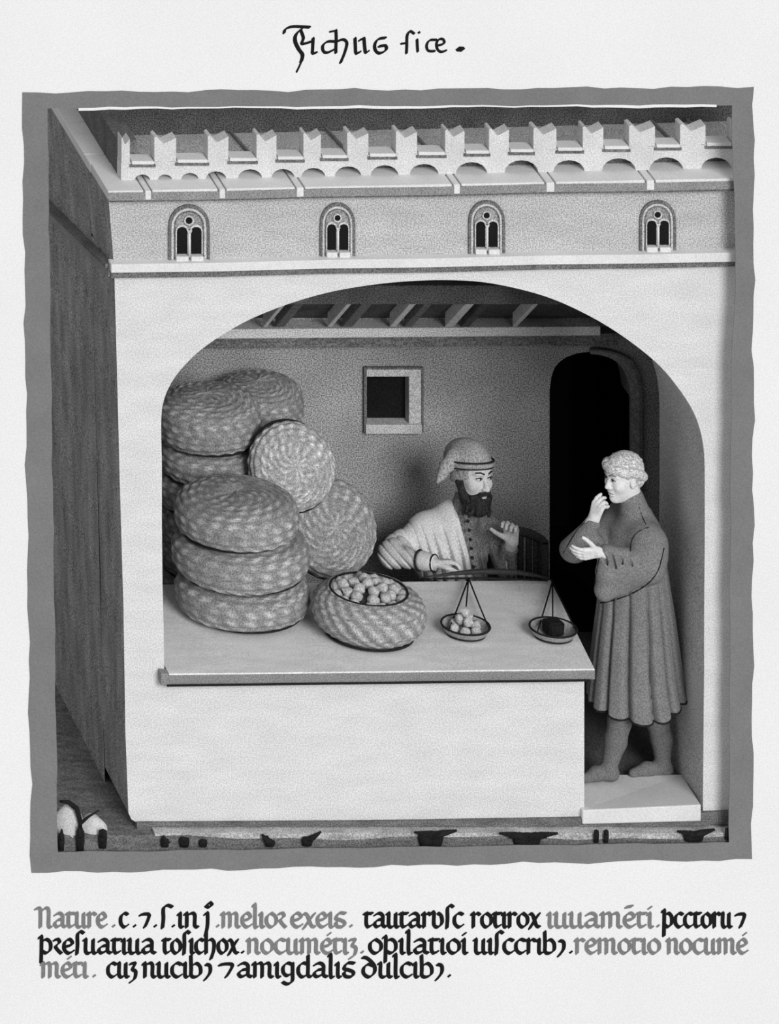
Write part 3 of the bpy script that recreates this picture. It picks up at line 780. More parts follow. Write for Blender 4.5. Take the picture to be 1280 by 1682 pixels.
# stack on the floor behind the counter, cut by the left edge of the arch
tops = ['large topmost basket at the upper left inside the arch', 'basket just under the large top left basket', 'third basket from the top of the rear left stack', 'fourth basket from the top of the rear left stack, a sliver beside the front stack',
        'fifth basket from the top of the rear left stack', 'sixth basket from the top of the rear left stack', 'seventh basket from the top of the rear left stack', 'eighth basket from the top of the rear left stack', 'ninth basket from the top of the rear left stack']
YR = 1.30; ztopb = P(346, 715, YR).z-.035
nst = round((ztopb-zfl)/.176); sp_ = (ztopb-zfl)/nst
for i in range(nst+1):
    basket(346+(0, 1, -2, 2, 0, 1, -1, 0, 1, 0)[i], YR, ztopb-i*sp_+.002, .262 if i == 0 else .268, .24 if i == 0 else sp_-.004, tops[i] if i < nst else 'lowest basket of the rear left stack', .07 if i == 0 else (.03 if i < nst else 0), i*1.1)
# rearmost stack, only its top shows
YQ = 1.62; zz_ = P(424, 690, YQ).z-.02; nsq = round((zz_-zfl)/.21); spq = (zz_-zfl)/nsq
for i, nm in enumerate(['topmost basket of the rearmost stack, right of the large top left one', 'second basket from the top of the rearmost stack', 'third basket from the top of the rearmost stack', 'fourth basket from the top of the rearmost stack',
                        'fifth basket from the top of the rearmost stack', 'sixth basket from the top of the rearmost stack', 'lowest basket of the rearmost stack']):
    if i > nsq: break
    basket(426, YQ, zz_-i*spq+.002, .232, .21 if i == 0 else spq-.004, nm if i < nsq else 'lowest basket of the rearmost stack', .05 if i == 0 else 0, i*.8+.3)
def leaning(px, py, Y, r, h, label, m, nx, nz, **k):
    nr = Vector((nx, -1, nz)).normalized()
    t = basket(px, Y, 1.0, r, h, label, m=m, **k)
    t.rotation_euler = nr.to_track_quat('Z', 'Y').to_euler(); t.location = P(px, py, Y) - nr*h*.5
    return t
leaning(479, 766, 1.00, .218, .12, 'pale round basket leaning between the stacks, lid facing the street', 'basket2', .10, .40, cordz=.3, rows=8)
leaning(541, 867, 1.03, .243, .15, 'round basket leaning on edge at the right of the front stack', 'basket', .22, .45, cordz=.3, rows=8)

# ---- open basket heaped with figs
YO = on_counter(606, 1004, .118); fb = P(606, 1004, YO)
ob = thing('open_basket', 'open round straw basket heaped with dried figs in the middle of the counter', 'basket', (fb.x, YO, TOPZ(fb.x)+.004))
ob.rotation_euler = (0, 0, 0)
prof = []
for i in range(41):
    t = i/40; ph = -PI/2+t*(PI/2+.95)
    prof.append((.282*max(math.cos(ph), 0)**.55*(1 if t < .95 else .985), .118+.118*math.copysign(abs(math.sin(ph))**.8, math.sin(ph))))
ri_ = .195
ptop = prof[-1]
prof += [(ri_+.012, ptop[1]+.012), (ri_, ptop[1]+.006), (ri_-.008, ptop[1]-.02)]
def dsp(i, j, a):
    row = i*.30; return .005*math.sin(PI*(row % 1))*(1+math.sin(a*24+int(row)*PI)) if 2 < i < 40 else 0
v, f = lathe_data(prof[1:], 180, dsp); f = f[:-1]
owb = obj('woven_body', v, f, M['basket'], ob, True)
at_ = owb.data.attributes.new('weave', 'FLOAT', 'POINT')
at_.data.foreach_set('value', [max(0, (math.sin(PI*((i*.30) % 1))**.7)*(.5+.5*math.sin(2*PI*j/180*20+int(i*.30)*2.3+2*((i*.30) % 1)))**1.3) for i in range(1, len(prof)) for j in range(180)])
zin = ptop[1]-.035
v, f = lathe_data([(.001, zin+.05), (.08, zin+.045), (.14, zin+.025), (.175, zin+.004), (ri_+.004, zin-.005), (ri_+.004, zin-.03), (.001, zin-.03)], 40)
obj('inside', v, f, M['figd'], ob, True)
tube('rim_cord', [(ri_*math.cos(a), ri_*math.sin(a), ptop[1]+.010) for a in np.linspace(0, 2*PI, 49)[:-1]], .005, M['cord'], ob, 6, True)
tube('outline_ring', [(.225*math.cos(a), .225*math.sin(a), .010) for a in np.linspace(0, 2*PI, 65)[:-1]], .007, M['cord'], ob, 6, True)  # dark ring added for the shaded outline at the foot
def fig_mesh(name, r):
    pr = [(0.0, -r*.75), (r*.55, -r*.66), (r*.92, -r*.3), (r*1.0, 0), (r*.86, r*.36), (r*.56, r*.7), (r*.25, r*.98), (r*.1, r*1.15), (0.0, r*1.18)]
    v, f = lathe_data(pr, 16, lambda i, j, a: r*.05*math.sin(5*a)); return mesh(name, v, f)
figm = fig_mesh('dried_fig', .031); figm.polygons.foreach_set('use_smooth', [True]*len(figm.polygons)); figm.materials.append(M['fig'])
def fig(loc, label, group, s=1.0, rot=None):
    o = bpy.data.objects.new('dried_fig', figm); C.objects.link(o); o.location = loc; o.scale = (s, s*random.uniform(.85, 1.1), s)
    o.rotation_euler = rot or (random.uniform(.9, 2.0), random.uniform(-.4, .4), random.uniform(0, 6.28)); tag(o, label, 'fig', group)
base_o = Vector(ob.location)
for rr_, cnt, hz in ((0.0, 1, .062), (.070, 6, .050), (.126, 11, .030), (.170, 15, .006)):
    for i in range(cnt):
        a = 2*PI*i/cnt+rr_*9+random.uniform(-.08, .08); q = rr_+random.uniform(-.006, .006)
        fig(base_o+Vector((q*math.cos(a), q*math.sin(a), zin+.012+hz)), 'pale dried fig heaped in the open straw basket', 'figs in the open basket', random.uniform(.98, 1.14))

# ---- balance: beam held at the rear edge, two pans set down on the counter
sc = thing('balance_scale', 'hand balance with dark curved beam and two pans on cords resting on the counter', 'scale', P(800, 1040, .5))
so = Vector(sc.location)
def loc_(p): return Vector(p)-so
YBm = YK-.05
bp = [(688, 949, .6), (715, 946, 1.2), (745, 942, 2.2), (780, 939, 3.2), (815, 938.5, 3.6), (850, 940, 3.2), (880, 945, 2.2), (900, 950, 1.4), (909, 954, .7)]
pth = [loc_(P(a, b, YBm)) for a, b, c_ in bp]
vb, fb_ = tube_data(pth, [c_*1.35/S for a, b, c_ in bp], 10); obj('beam', vb, fb_, M['metal'], sc, True)
lb = [(700, 951, 1), (750, 950, 1.4), (800, 950, 1.6), (850, 951.5, 1.5), (900, 954, 1)]
vb, fb_ = tube_data([loc_(P(a, b, YBm)) for a, b, c_ in lb], [c_*1.2/S for a, b, c_ in lb], 8); obj('lower_rod', vb, fb_, M['cord'], sc, True)
def pan(px, py, Y, r, top, label):
    c_ = P(px, py, Y); zc = TOPZ(c_.x)+.004
    pr = [(.001, 0), (r*.6, .002), (r*.9, .016), (r, .04), (r+.006, .044), (r+.003, .036), (r*.9, .012), (r*.88, .02), (r*.6, .008), (.001, .006)]
    pr = [(.001, 0), (r*.6, .0), (r*.88, .014), (r, .042), (r+.004, .046), (r-.004, .046), (r*.86, .02), (r*.58, .007), (.001, .006)]
    v, f = lathe_data(pr, 48); o = obj('pan', v, f, M['pan'], sc, True); o.location = loc_((c_.x, Y, zc)); o['label'] = label
    tube('pan_rim', [(r*math.cos(a), r*math.sin(a), .046) for a in np.linspace(0, 2*PI, 49)[:-1]], .0055, M['cord'], o, 6, True)
    tube('pan_foot_line', [(r*.8*math.cos(a), r*.8*math.sin(a), .007) for a in np.linspace(0, 2*PI, 49)[:-1]], .006, M['cord'], o, 6, True)
    tp_ = P(top[0], top[1], YBm)
    for a in (-2.6, -.5, 1.3):
        e = Vector((c_.x+r*math.cos(a), Y+r*math.sin(a), zc+.046))
        tube('cord', [loc_(tp_), loc_((tp_+e)/2+Vector((0, 0, -.004))), loc_(e)], .0042, M['cord'], sc, 5)
    return Vector((c_.x, Y, zc))
pl_ = pan(765, 1036, on_counter(765, 1036, .025), .122, (770, 950), 'left pan holding figs')
pr_ = pan(909, 1042, on_counter(909, 1042, .025), .118, (908, 954), 'right pan holding a black weight')
for i, (a, q, z) in enumerate([(.3, .06, .03), (1.3, .064, .03), (2.4, .062, .03), (3.4, .066, .03), (4.4, .06, .03), (5.4, .065, .03), (.8, .02, .072), (2.8, .03, .07), (4.9, .028, .072), (3.8, .0, .11)]):
    fig(pl_+Vector((q*math.cos(a), q*math.sin(a), z)), 'dried fig piled in the left scale pan', 'figs in the scale pan', .92)
wp = P(911, 1040, .46)
bm = bmesh.new(); box(bm, (-.042, -.04, 0), (.042, .04, .07)); bmesh.ops.recalc_face_normals(bm, faces=bm.faces)
for v_ in bm.verts:
    if v_.co.z > .05: v_.co.x *= 1.1; v_.co.y *= 1.05
bmesh.ops.bevel(bm, geom=list(bm.edges), offset=.008, segments=2, affect='EDGES')
wt = link('scale_weight', bm_mesh('scale_weight', bm), M['weight']); wt.location = (pr_.x, pr_.y, pr_.z+.012); wt.rotation_euler = (0, 0, .25)
tag(wt, 'black block weight lying in the right scale pan', 'weight')

# ---- dark slatted chair behind the raised hand
cc_ = P(850, 900, 1.50)
chx, chy = cc_.x, 1.50
ch = thing('barrel_chair', 'dark barrel chair with fluted round back beside the merchant', 'chair', (chx, chy, zfl))
zch1 = P(853, 886, 1.50).z; R_ = .145
for i in range(11):
    a = PI*i/10; x_, y_ = R_*math.cos(a), R_*.7*math.sin(a)
    v, f = tube_data([(x_, y_, .42), (x_, y_, zch1-zfl-.02*abs(math.cos(a))**3)], .017, 10); obj('slat', v, f, M['chair'], ch, True)
rail = [(R_*math.cos(a), R_*.7*math.sin(a), zch1-zfl-.02*abs(math.cos(a))**3) for a in np.linspace(0, PI, 22)]
tube('top_rail', rail, .024, M['chair'], ch, 10)
for x_ in (-R_, R_): tube('arm_post', [(x_, 0, .42), (x_, -.0, zch1-zfl-.02)], .022, M['chair'], ch, 10)
v, f = lathe_data([(.001, .38), (R_+.01, .38), (R_+.015, .40), (R_+.01, .43), (.001, .43)], 32); obj('seat', v, f, M['chair'], ch, True)
for s, u in ((-1, -1), (1, -1), (-1, 1), (1, 1)):
    tube('leg', [(s*.1, u*.08, 0), (s*.09, u*.07, .39)], .018, M['chair'], ch, 8)

# =================================================================== THE BLACK TUFTS AND BOULDERS IN FRONT
def tuft(px, py, w_, h_, label, leaves, group='black tufts along the ground edge', Y=-.100):
    p = P(px, py, Y)
    o = thing('black_tuft', label, 'tuft', p, group)
    hw, hh = w_/2/S, h_/S
    v, f = lathe_data([(.001, 0), (hw*.8, 0), (hw, hh*.5), (hw*.9, hh*.9), (.001, hh)], 12); v = [(a, b*.22 if hw > .04 else b*.5, c_) for a, b, c_ in v]
    obj('clump', v, f, M['tuft'], o, True)
    for dx, dz, r in leaves:
        v, f = tube_data([(0, 0, hh*.6), (dx*.45/S, -.004, hh*.8+dz*.2/S), (dx/S, -.006, hh*.8+dz/S)], [r/S, r*.85/S, r*.3/S], 8)
        obj('leaf', v, f, M['tuft'], o, True)
tuft(101, 1397, 10, 30, 'tall black stump at the far left edge of the ground', [(0, 12, 4)])
tuft(132, 1397, 14, 36, 'black forked tuft between the two pale boulders', [(-3, 12, 5), (3, 8, 4)])
tuft(169, 1393, 14, 32, 'black upright stump right of the boulders', [(0, 6, 5)])
tuft(271, 1391, 14, 14, 'black tuft, first of the three small ones below the corner', [(-3, 8, 5), (8, -4, 3)])
tuft(303, 1391, 17, 16, 'black tuft, middle of the three small ones below the corner', [(-5, 4, 5), (7, -4, 3)])
tuft(334, 1391, 14, 12, 'black tuft, last of the three small ones below the corner', [(-3, 3, 5), (6, -4, 3)])
tuft(444, 1390, 17, 10, 'black tuft bending left under the counter wall', [(-14, 12, 6), (-6, 10, 5)])
tuft(505, 1389, 18, 15, 'black tuft with one long leaf bending right', [(22, 12, 5), (-8, 0, 4)])
tuft(708, 1390, 42, 26, 'black two-leaved tuft left of the widest one', [(-28, 3, 5), (-18, 0, 6), (42, 6, 6), (28, 0, 6)])
tuft(866, 1391, 46, 24, 'widest black two-leaved tuft, below the right half of the counter', [(-46, 4, 6), (-30, -2, 7), (50, 4, 6), (32, -2, 7)])
tuft(980, 1384, 9, 22, 'left one of the pair of short black stalks', [])
tuft(996, 1384, 9, 22, 'right one of the pair of short black stalks', [(-5, 2, 3)])
tuft(1140, 1382, 34, 17, 'black two-leaved tuft below the doorstep', [(-28, 4, 5), (-16, 0, 6), (34, 7, 6), (22, 2, 6)])
tuft(1196, 1379, 10, 20, 'black stalk at the far right edge of the ground', [])
def boulder(px, py, Y, rx, rz, label, seed):
    p = P(px, py, Y); rnd = random.Random(seed)
    bm = bmesh.new(); bmesh.ops.create_icosphere(bm, subdivisions=3, radius=1)
    for v_ in bm.verts:
        n = v_.co.copy(); d = 1+.06*math.sin(n.x*4+seed)+.05*math.sin(n.y*5+n.z*3+seed)
        v_.co = Vector((n.x*rx*d, n.y*rx*.7*d, n.z*rz*d))
    o = link('boulder', bm_mesh('boulder', bm), M['boulder'], None, True); o.location = p; tag(o, label, 'boulder', 'boulders at the corner')
    return o
b1 = boulder(112, 1358, -.02, .085, .115, 'larger pale boulder at the lower left edge', 1)
b2 = boulder(152, 1362, -.02, .075, .075, 'smaller pale boulder beside the black forked tuft', 2)
v, f = tube_data([P(98, 1316, -.07), P(113, 1318, -.075), P(126, 1328, -.08), P(131, 1345, -.085), P(133, 1362, -.09)], [.006, .012, .014, .012, .008], 8)
tag(obj('bent_stalk', v, f, M['tuft'], None, True), 'black stalk arching over the larger pale boulder', 'stalk')
v, f = tube_data([P(133, 1352, -.09), P(146, 1341, -.085), P(163, 1331, -.08)], [.009, .006, .003], 8)
tag(obj('bent_stalk', v, f, M['tuft'], None, True), 'thin black stalk lying over the smaller pale boulder', 'stalk')

# =================================================================== PEOPLE
V3 = lambda *a: np.array(a, float)
def nrm(v): v = np.array(v, float); return v/np.linalg.norm(v)
def hand(F, wrist, d, n, side, L=.17, curl=(.35, .45, .3), spread=.10, thumb=(.55, .5), k=.006, curls=None):
    """palm with five fingers: d finger direction, n the way the fingers curl, side where the thumb sits"""
    d = nrm(d); n = nrm(np.array(n)-np.dot(n, d)*d); s = nrm(np.array(side)-np.dot(side, d)*d-np.dot(side, n)*n); w = np.array(wrist, float); u = L/.17
    pal = .078*u
    offs = [.029, .010, -.010, -.028]; lens = [.066, .074, .069, .054]
    for i, o in enumerate(offs):
        b0 = w+s*o*.6*u; kn = w+d*pal*(1-.05*abs(i-1))+s*o*u
        F.cap(b0, kn, .0145*u, .0115*u, .010)
        c_ = curl if curls is None else curls[i]
        dd = nrm(d+s*(o/.03)*spread); p = kn; r = .0100*u
        for j, fr in enumerate((.42, .33, .25)):
            a = c_[j]; nn = nrm(n-np.dot(n, dd)*dd)
            dd = nrm(dd*math.cos(a)+nn*math.sin(a)); q = p+dd*lens[i]*fr*u
            F.cap(p, q, r, r*.9, k*.5); p = q; r *= .92
    # thumb leaves the side of the palm near its base
    t0 = w+d*pal*.22+s*.024*u; td = nrm(d*.55+s*thumb[0]+n*thumb[1]*.6)
    t1 = t0+td*.042*u; td2 = nrm(td+d*.35+n*.25); t2 = t1+td2*.032*u; td3 = nrm(td2+d*.2); t3 = t2+td3*.024*u
    F.cap(w+d*pal*.1+s*.012*u, t1, .0150*u, .0118*u, .010); F.cap(t1, t2, .0115*u, .0105*u, .004); F.cap(t2, t3, .0105*u, .0088*u, .004)

def head(F, c, fw, up, sc=1.0):
    fw = nrm(fw); s = nrm(np.cross(up, fw)); up = nrm(np.cross(fw, s)); ax = (fw, s, up)
    q = lambda a, b, e: c+(fw*a+s*b+up*e)*sc
    F.ell(q(-.012, 0, .045), V3(.098, .078, .088)*sc, ax, .02)
    F.ell(q(.018, 0, -.030), V3(.070, .062, .090)*sc, ax, .03)
    F.ell(q(.060, 0, -.098), V3(.026, .026, .020)*sc, ax, .025)       # chin
    F.ell(q(.074, 0, .038), V3(.020, .050, .014)*sc, ax, .02)          # brow
    for e in (-1, 1):
        F.ell(q(.055, e*.040, -.018), V3(.028, .024, .028)*sc, ax, .02)   # cheek
        F.ell(q(.088, e*.031, .016), V3(.014, .019, .012)*sc, ax, .010, True)   # eye socket
        F.ell(q(.074, e*.030, .016), V3(.015, .016, .012)*sc, ax, .004)   # eyelid
        F.ell(q(-.008, e*.080, .000), V3(.019, .009, .030)*sc, ax, .006)  # ear
    F.cap(q(.082, 0, .024), q(.106, 0, -.024), .009*sc, .0125*sc, .010)   # nose
    for e in (-1, 1): F.ell(q(.096, e*.011, -.028), V3(.010, .009, .008)*sc, ax, .006)
    F.ell(q(.084, 0, -.053), V3(.012, .024, .007)*sc, ax, .006)
    F.ell(q(.081, 0, -.068), V3(.013, .022, .008)*sc, ax, .006)
    return q, ax

def small_ell(name, c, r, ax, m, parent, n=16):
    bm = bmesh.new(); bmesh.ops.create_uvsphere(bm, u_segments=n, v_segments=n//2+2, radius=1)
    for v_ in bm.verts:
        o = np.array(c)+sum(np.array(ax[i])*r[i]*v_.co[i] for i in range(3)); v_.co = Vector(o)
    return link(name, bm_mesh(name, bm), m, parent, True)

def face_parts(q, ax, par, brow, sc=1.0, sides=(-1, 1)):
    for e in sides:
        o = small_ell('eye', q(.0825, e*.030, .0165), V3(.0075, .0115, .0058)*sc, ax, M['trim'], par)
        small_ell('pupil', q(.0890, e*.029+.002, .0165), V3(.0040, .0052, .0054)*sc, ax, M['eye'], o, 12)
        tube('eyelid', [q(.086, e*.016, .0175), q(.0915, e*.030, .0245), q(.079, e*.045, .0175)], .0026*sc, M['eye'], o, 6)
        tube('eyebrow', [q(.096, e*.012, .040), q(.092, e*.030, .047), q(.076, e*.048, .042)], .0038*sc, brow, par, 6)
    tube('mouth', [q(.084, -.022, -.060), q(.0965, 0, -.059), q(.084, .022, -.060)], .0032*sc, M['lip'], par, 6)

def Q(px, py, Y): return np.array(P(px, py, Y))

# ---------------------------------------------------- the customer (faces left, walks left)
YC_ = .38
cu = thing('person', 'customer in a long grey robe raising one hand to the mouth on the doorstep', 'person', (P(1045, 1285, YC_).x, YC_, .075))
def into(par, o):      # mesh was made in world space: keep it there under its root
    o.matrix_parent_inverse = Matrix.Translation(-Vector(par.location)); return o
def wtube(name, par, path, r, m, n=6, closed=False):
    return into(par, tube(name, smooth3(path), r if not isinstance(r, list) else list(np.interp(np.linspace(0, 1, len(smooth3(path))), np.linspace(0, 1, len(r)), r)), m, par, n, closed))
def smooth3(pts, n=5):
    p = [np.array(q, float) for q in pts]; o = []
    if len(p) < 3: return p
    for i in range(len(p)-1):
        a, b, c_, d_ = p[max(i-1, 0)], p[i], p[i+1], p[min(i+2, len(p)-1)]
        for k in range(n):
            t = k/n; o.append(.5*(2*b+(c_-a)*t+(2*a-5*b+4*c_-d_)*t*t+(3*b-a-3*c_+d_)*t**3))
    o.append(p[-1]); return o
F = Field((.86, .06, .05), (1.68, .70, 1.80), .0048)
hc = Q(1023, 786, .38); fwd = nrm((-1, -.40, -.06)); upv = nrm((-.06, 0, 1))
pel = V3(1.40, .40, .86); che = V3(1.385, .39, 1.22); shl = V3(1.40, .23, 1.335); shr = V3(1.37, .54, 1.335)
F.chain([pel, V3(1.39, .40, 1.05), che], [.125, .115, .125], .06)
F.cap(shl, shr, .060, .060, .06); F.cap(che+V3(.02, 0, .08), hc+V3(.035, 0, -.05), .060, .052, .04)
q, ax = head(F, hc, fwd, upv, .95)
kn1 = Q(1018, 1185, .30); an1 = Q(1000, 1262, .27); to1 = Q(962, 1277, .24)
kn2 = Q(1080, 1185, .44); an2 = Q(1089, 1256, .385); to2 = Q(1040, 1268, .335)
def legs(F, e):
    for hip, kn, an, to in ((pel+V3(0, -.09, -.05), kn1, an1, to1), (pel+V3(0, .06, -.05), kn2, an2, to2)):
        F.cap(hip, kn+V3(0, 0, .1), .078+e, .056+e, .04); F.cap(kn+V3(0, 0, .1), kn, .056+e, .053+e, .02)
        F.cap(kn, (kn+an)/2+V3(.008, 0, .02), .053+e, .050+e, .02); F.cap((kn+an)/2+V3(.008, 0, .02), an, .050+e, .034+e, .02)
        F.cap(an, an+V3(.018, 0, -.028), .032+e, .030+e, .02); F.chain([an+V3(.01, 0, -.022), (an+to)/2+V3(-.005, 0, -.004), to+V3(0, 0, -.006)], [.034+e, .030+e, .018+e], .02)
legs(F, -.006)
el1 = Q(1066, 930, .17); wr1 = Q(983, 907, .12)
F.cap(shl, el1, .052, .045, .03); F.cap(el1, wr1, .043, .027, .02)
hand(F, wr1, (-1, -.04, -.12), (.1, .9, .35), (-.1, -.3, 1), .165, None, .12, (1.0, .1), curls=[(.2, .4, .3), (.3, .45, .3), (.3, .5, .3), (.35, .5, .3)])
el2 = Q(938, 903, .37); wr2 = Q(976, 852, .33)
F.cap(shr, el2, .052, .043, .03); F.cap(el2, wr2, .042, .028, .02)
hand(F, wr2, (.30, .0, .95), (.75, .55, -.2), (-.3, .55, .5), .165, None, .05, (-.1, 1.0), curls=[(.45, .45, .2), (.65, .6, .3), (.8, .75, .4), (.95, .8, .5)])
into(cu, link('body', F.mesh('body'), M['skin'], cu, True))
F = Field((1.0, .08, .05), (1.68, .62, .95), .005)
legs(F, .004)
F.put(lambda X, Y, Z: (Z-.80)*-1+0*X+0*Y, (0, 0, .7), (2, 2, 1), .004, True)
F.put(lambda X, Y, Z: Z-.0765+0*X+0*Y, (0, 0, 0), (2, 2, .1), .003, True)
into(cu, link('hose', F.mesh('hose'), M['hose'], cu, True))
rows_ = [(842, 1026, 1064, .085), (852, 1016, 1074, .13), (866, 1000, 1083, .185), (890, 990, 1089, .195), (920, 986, 1093, .19), (960, 984, 1099, .185), (1000, 981, 1105, .19), (1050, 974, 1112, .205), (1100, 968, 1119, .22), (1152, 962, 1131, .24)]
zs_ = np.array([P(0, r[0], YC_).z for r in rows_])[::-1]; c_s = np.array([(P(r[1], 1000, YC_).x+P(r[2], 1000, YC_).x)/2 for r in rows_])[::-1]
rx_ = np.array([(r[2]-r[1])/2/S*1.0 for r in rows_])[::-1]; ry_ = np.array([r[3] for r in rows_])[::-1]
F = Field((.86, .05, .36), (1.72, .72, 1.66), .005)
ztop_, zbot_ = zs_[-1], zs_[0]
def robe_fn(X, Y, Z):
    cx_ = np.interp(Z, zs_, c_s); a = np.interp(Z, zs_, rx_); b = np.interp(Z, zs_, ry_)
    x = (X-cx_)/a; y = (Y-YC_)/b; r = np.sqrt(x*x+y*y)+1e-6; th_ = np.arctan2(y, x)
    amp = np.clip((1.26-Z)/.40, 0, 1)
    ph = 8*th_+1.2*np.sin(2*th_+.5)
    fold = amp*(-.22*(1-np.abs(np.sin(ph)))**2.8+.03*np.cos(5*th_+1))
    d = (r-1-fold)*np.minimum(a, b)*.75
    hem = zbot_+.016*np.cos(2*th_+.4)+.045*np.clip(x, 0, 2)**2+.004*np.cos(2*ph)
    return np.maximum(np.maximum(d, hem-Z), Z-ztop_)
F.put(robe_fn, (.8, 0, .4), (1.8, .8, 1.7), .004)
F.put(lambda X, Y, Z: np.where(Z < .75, robe_fn(X, Y, Z)+.02+np.maximum(0, Z-.72), 1.0).astype(np.float32), (.8, 0, .4), (1.8, .8, .76), .003, True)   # hollow below
F.cap(shl+V3(.0, .01, .0), shr+V3(0, -.01, 0), .082, .082, .05)
F.cap(che+V3(.02, 0, .10), hc+V3(.045, 0, -.105), .095, .066, .04)           # collar up the neck
F.cap(shl+V3(.0, .0, -.01), shl*.45+el1*.55, .088, .084, .05); F.cap(shl*.45+el1*.55, el1, .084, .080, .04)
lastp0 = el1; lastp1 = el1+V3(0, .01, -.03)
for t, drop in ((.3, .075), (.55, .135), (.85, .195)):
    p0 = el1*(1-t)+wr1*t+V3(.01*t, .0, -.004); p1 = p0+V3(-.012*t, .02, -drop)
    F.cap(lastp0, p0, .062-.02*(t-.3), .050-.012*t, .03); F.cap(lastp1, p1, .060-.012*t, .040, .03); F.cap(p0, p1, .042, .036, .05); F.cap((lastp0+lastp1)/2, (p0+p1)/2, .050, .042, .05)
    lastp0, lastp1 = p0, p1
for i, (a, b) in enumerate((((1000, 930), (992, 912)), ((1012, 934), (1003, 910)), ((1024, 930), (1016, 908)), ((1038, 930), (1028, 902)), ((1052, 926), (1040, 905)))):
    F.cap(Q(*a, .10), Q(*b, .085), .006, .013, .014, True)
for a, b in ((Q(1036, 915, .075), Q(1044, 885, .105)), (Q(1044, 885, .105), Q(1058, 866, .135))): F.cap(a, b, .011, .009, .012, True)
F.cap(shr+V3(0, -.02, -.02), el2+V3(.03, .0, .0), .085, .055, .05); F.cap(el2+V3(.002, 0, -.002), wr2+V3(-.006, 0, -.03), .060, .038, .03)
F.cap(Q(975, 895, .33), Q(940, 905, .33), .055, .036, .04)
for a, b in (((995, 925), (1008, 880)), ((1015, 900), (1022, 870)), ((985, 890), (1000, 868))): F.cap(Q(*a, .20), Q(*b, .20), .008, .006, .02, True)
pa, pb = Q(988, 900, .1), Q(972, 992, .1)       # clean cut of the hanging sleeve mouth
dn = nrm(V3(pb[0]-pa[0], 0, pb[2]-pa[2])); nl = V3(dn[2], 0, -dn[0])
F.put(lambda X, Y, Z: (X-pa[0])*nl[0]+(Z-pa[2])*nl[2]+0*Y if nl[0] > 0 else -((X-pa[0])*nl[0]+(Z-pa[2])*nl[2])+0*Y, (.5, 0, 1.02), (1.2, .235, 1.275), .008, True)
into(cu, link('robe', F.mesh('robe'), M['robe'], cu, True))
def surf(F, px, py, y0, y1):
    for Y_ in np.arange(y0, y1, .0025):
        p = P(px, py, Y_); ii = [int(round((p[k]-F.lo[k])/F.h)) for k in range(3)]
        if all(0 <= ii[k] < F.n[k] for k in range(3)) and F.f[tuple(ii)] < .001: return np.array(p)
    return None
def seam(name, par, F, pxs, r, m, y0, y1):
    pts = [tuple(p) for p in smooth_line([tuple(p) for p in pxs])]; o = [surf(F, a, b, y0, y1) for a, b in pts]; o = [p for p in o if p is not None]
    if len(o) > 2: into(par, tube(name, o, r, m, par, 6))
seam('sleeve_edge', cu, F, [(1091, 900), (1082, 935), (1066, 957), (1040, 974), (1008, 986), (976, 992)], .0035, M['cord'], -.02, .4)
seam('sleeve_edge', cu, F, [(989, 900), (983, 925), (978, 955), (973, 988)], .0032, M['cord'], -.02, .4)
seam('robe_seam', cu, F, [(1036, 905), (1038, 888), (1048, 874), (1066, 866)], .0028, M['cord'], -.02, .4)
seam('robe_seam', cu, F, [(1050, 832), (1056, 850), (1062, 862)], .0022, M['cord'], -.02, .4)
seam('sleeve_edge', cu, F, [(965, 852), (945, 876), (926, 908)], .0026, M['cord'], .1, .6)
hem_ = []
for a in np.linspace(0, 2*PI, 121)[:-1]:
    ph = 8*a+1.2*math.sin(2*a+.5); z_ = zbot_+.016*math.cos(2*a+.4)+.045*max(0, math.cos(a))**2+.004*math.cos(2*ph)
    rr_ = 1-.22*(1-abs(math.sin(ph)))**2.8+.03*math.cos(5*a+1)
    hem_.append((float(np.interp(z_, zs_, c_s))+float(np.interp(z_, zs_, rx_))*rr_*math.cos(a), YC_+float(np.interp(z_, zs_, ry_))*rr_*math.sin(a), z_+.002))
into(cu, tube('hem_line', hem_, .0055, M['cord'], cu, 6, True))
F = Field(tuple(hc-V3(.19, .19, .12)), tuple(hc+V3(.19, .19, .19)), .005)
F.ell(q(-.022, 0, .058), V3(.100, .085, .078), ax, .01)
F.ell(q(-.062, 0, .005), V3(.056, .078, .065), ax, .02)
F.ell(q(.085, 0, -.045), V3(.085, .13, .092), ax, .012, True)
rnd = random.Random(3)
for i in range(34):       # roll of curls round the brow, lower at the nape
    a = 2*PI*i/34; lo = max(0, -math.cos(a))
    p = q(-.018+.104*math.cos(a), .092*math.sin(a), .062+.012*math.cos(a)-.055*lo+rnd.uniform(-.004, .004))
    F.ell(p, V3(.019, .019, .024), None, .006)
for i in range(50):
    a = rnd.uniform(0, 2*PI); e = rnd.uniform(.45, 1.0); rr = math.sqrt(max(0, 1-e*e))
    F.ell(q(-.022+.102*rr*math.cos(a), .086*rr*math.sin(a), .056+.076*e), V3(.012, .012, .008), None, .006)
into(cu, link('hair', F.mesh('hair'), M['hairl'], cu, True))
face_parts(q, ax, cu, M['lip'], .95)
for o in cu.children:
    if o.name.split('.')[0] in ('eye', 'eyebrow', 'mouth'): into(cu, o)

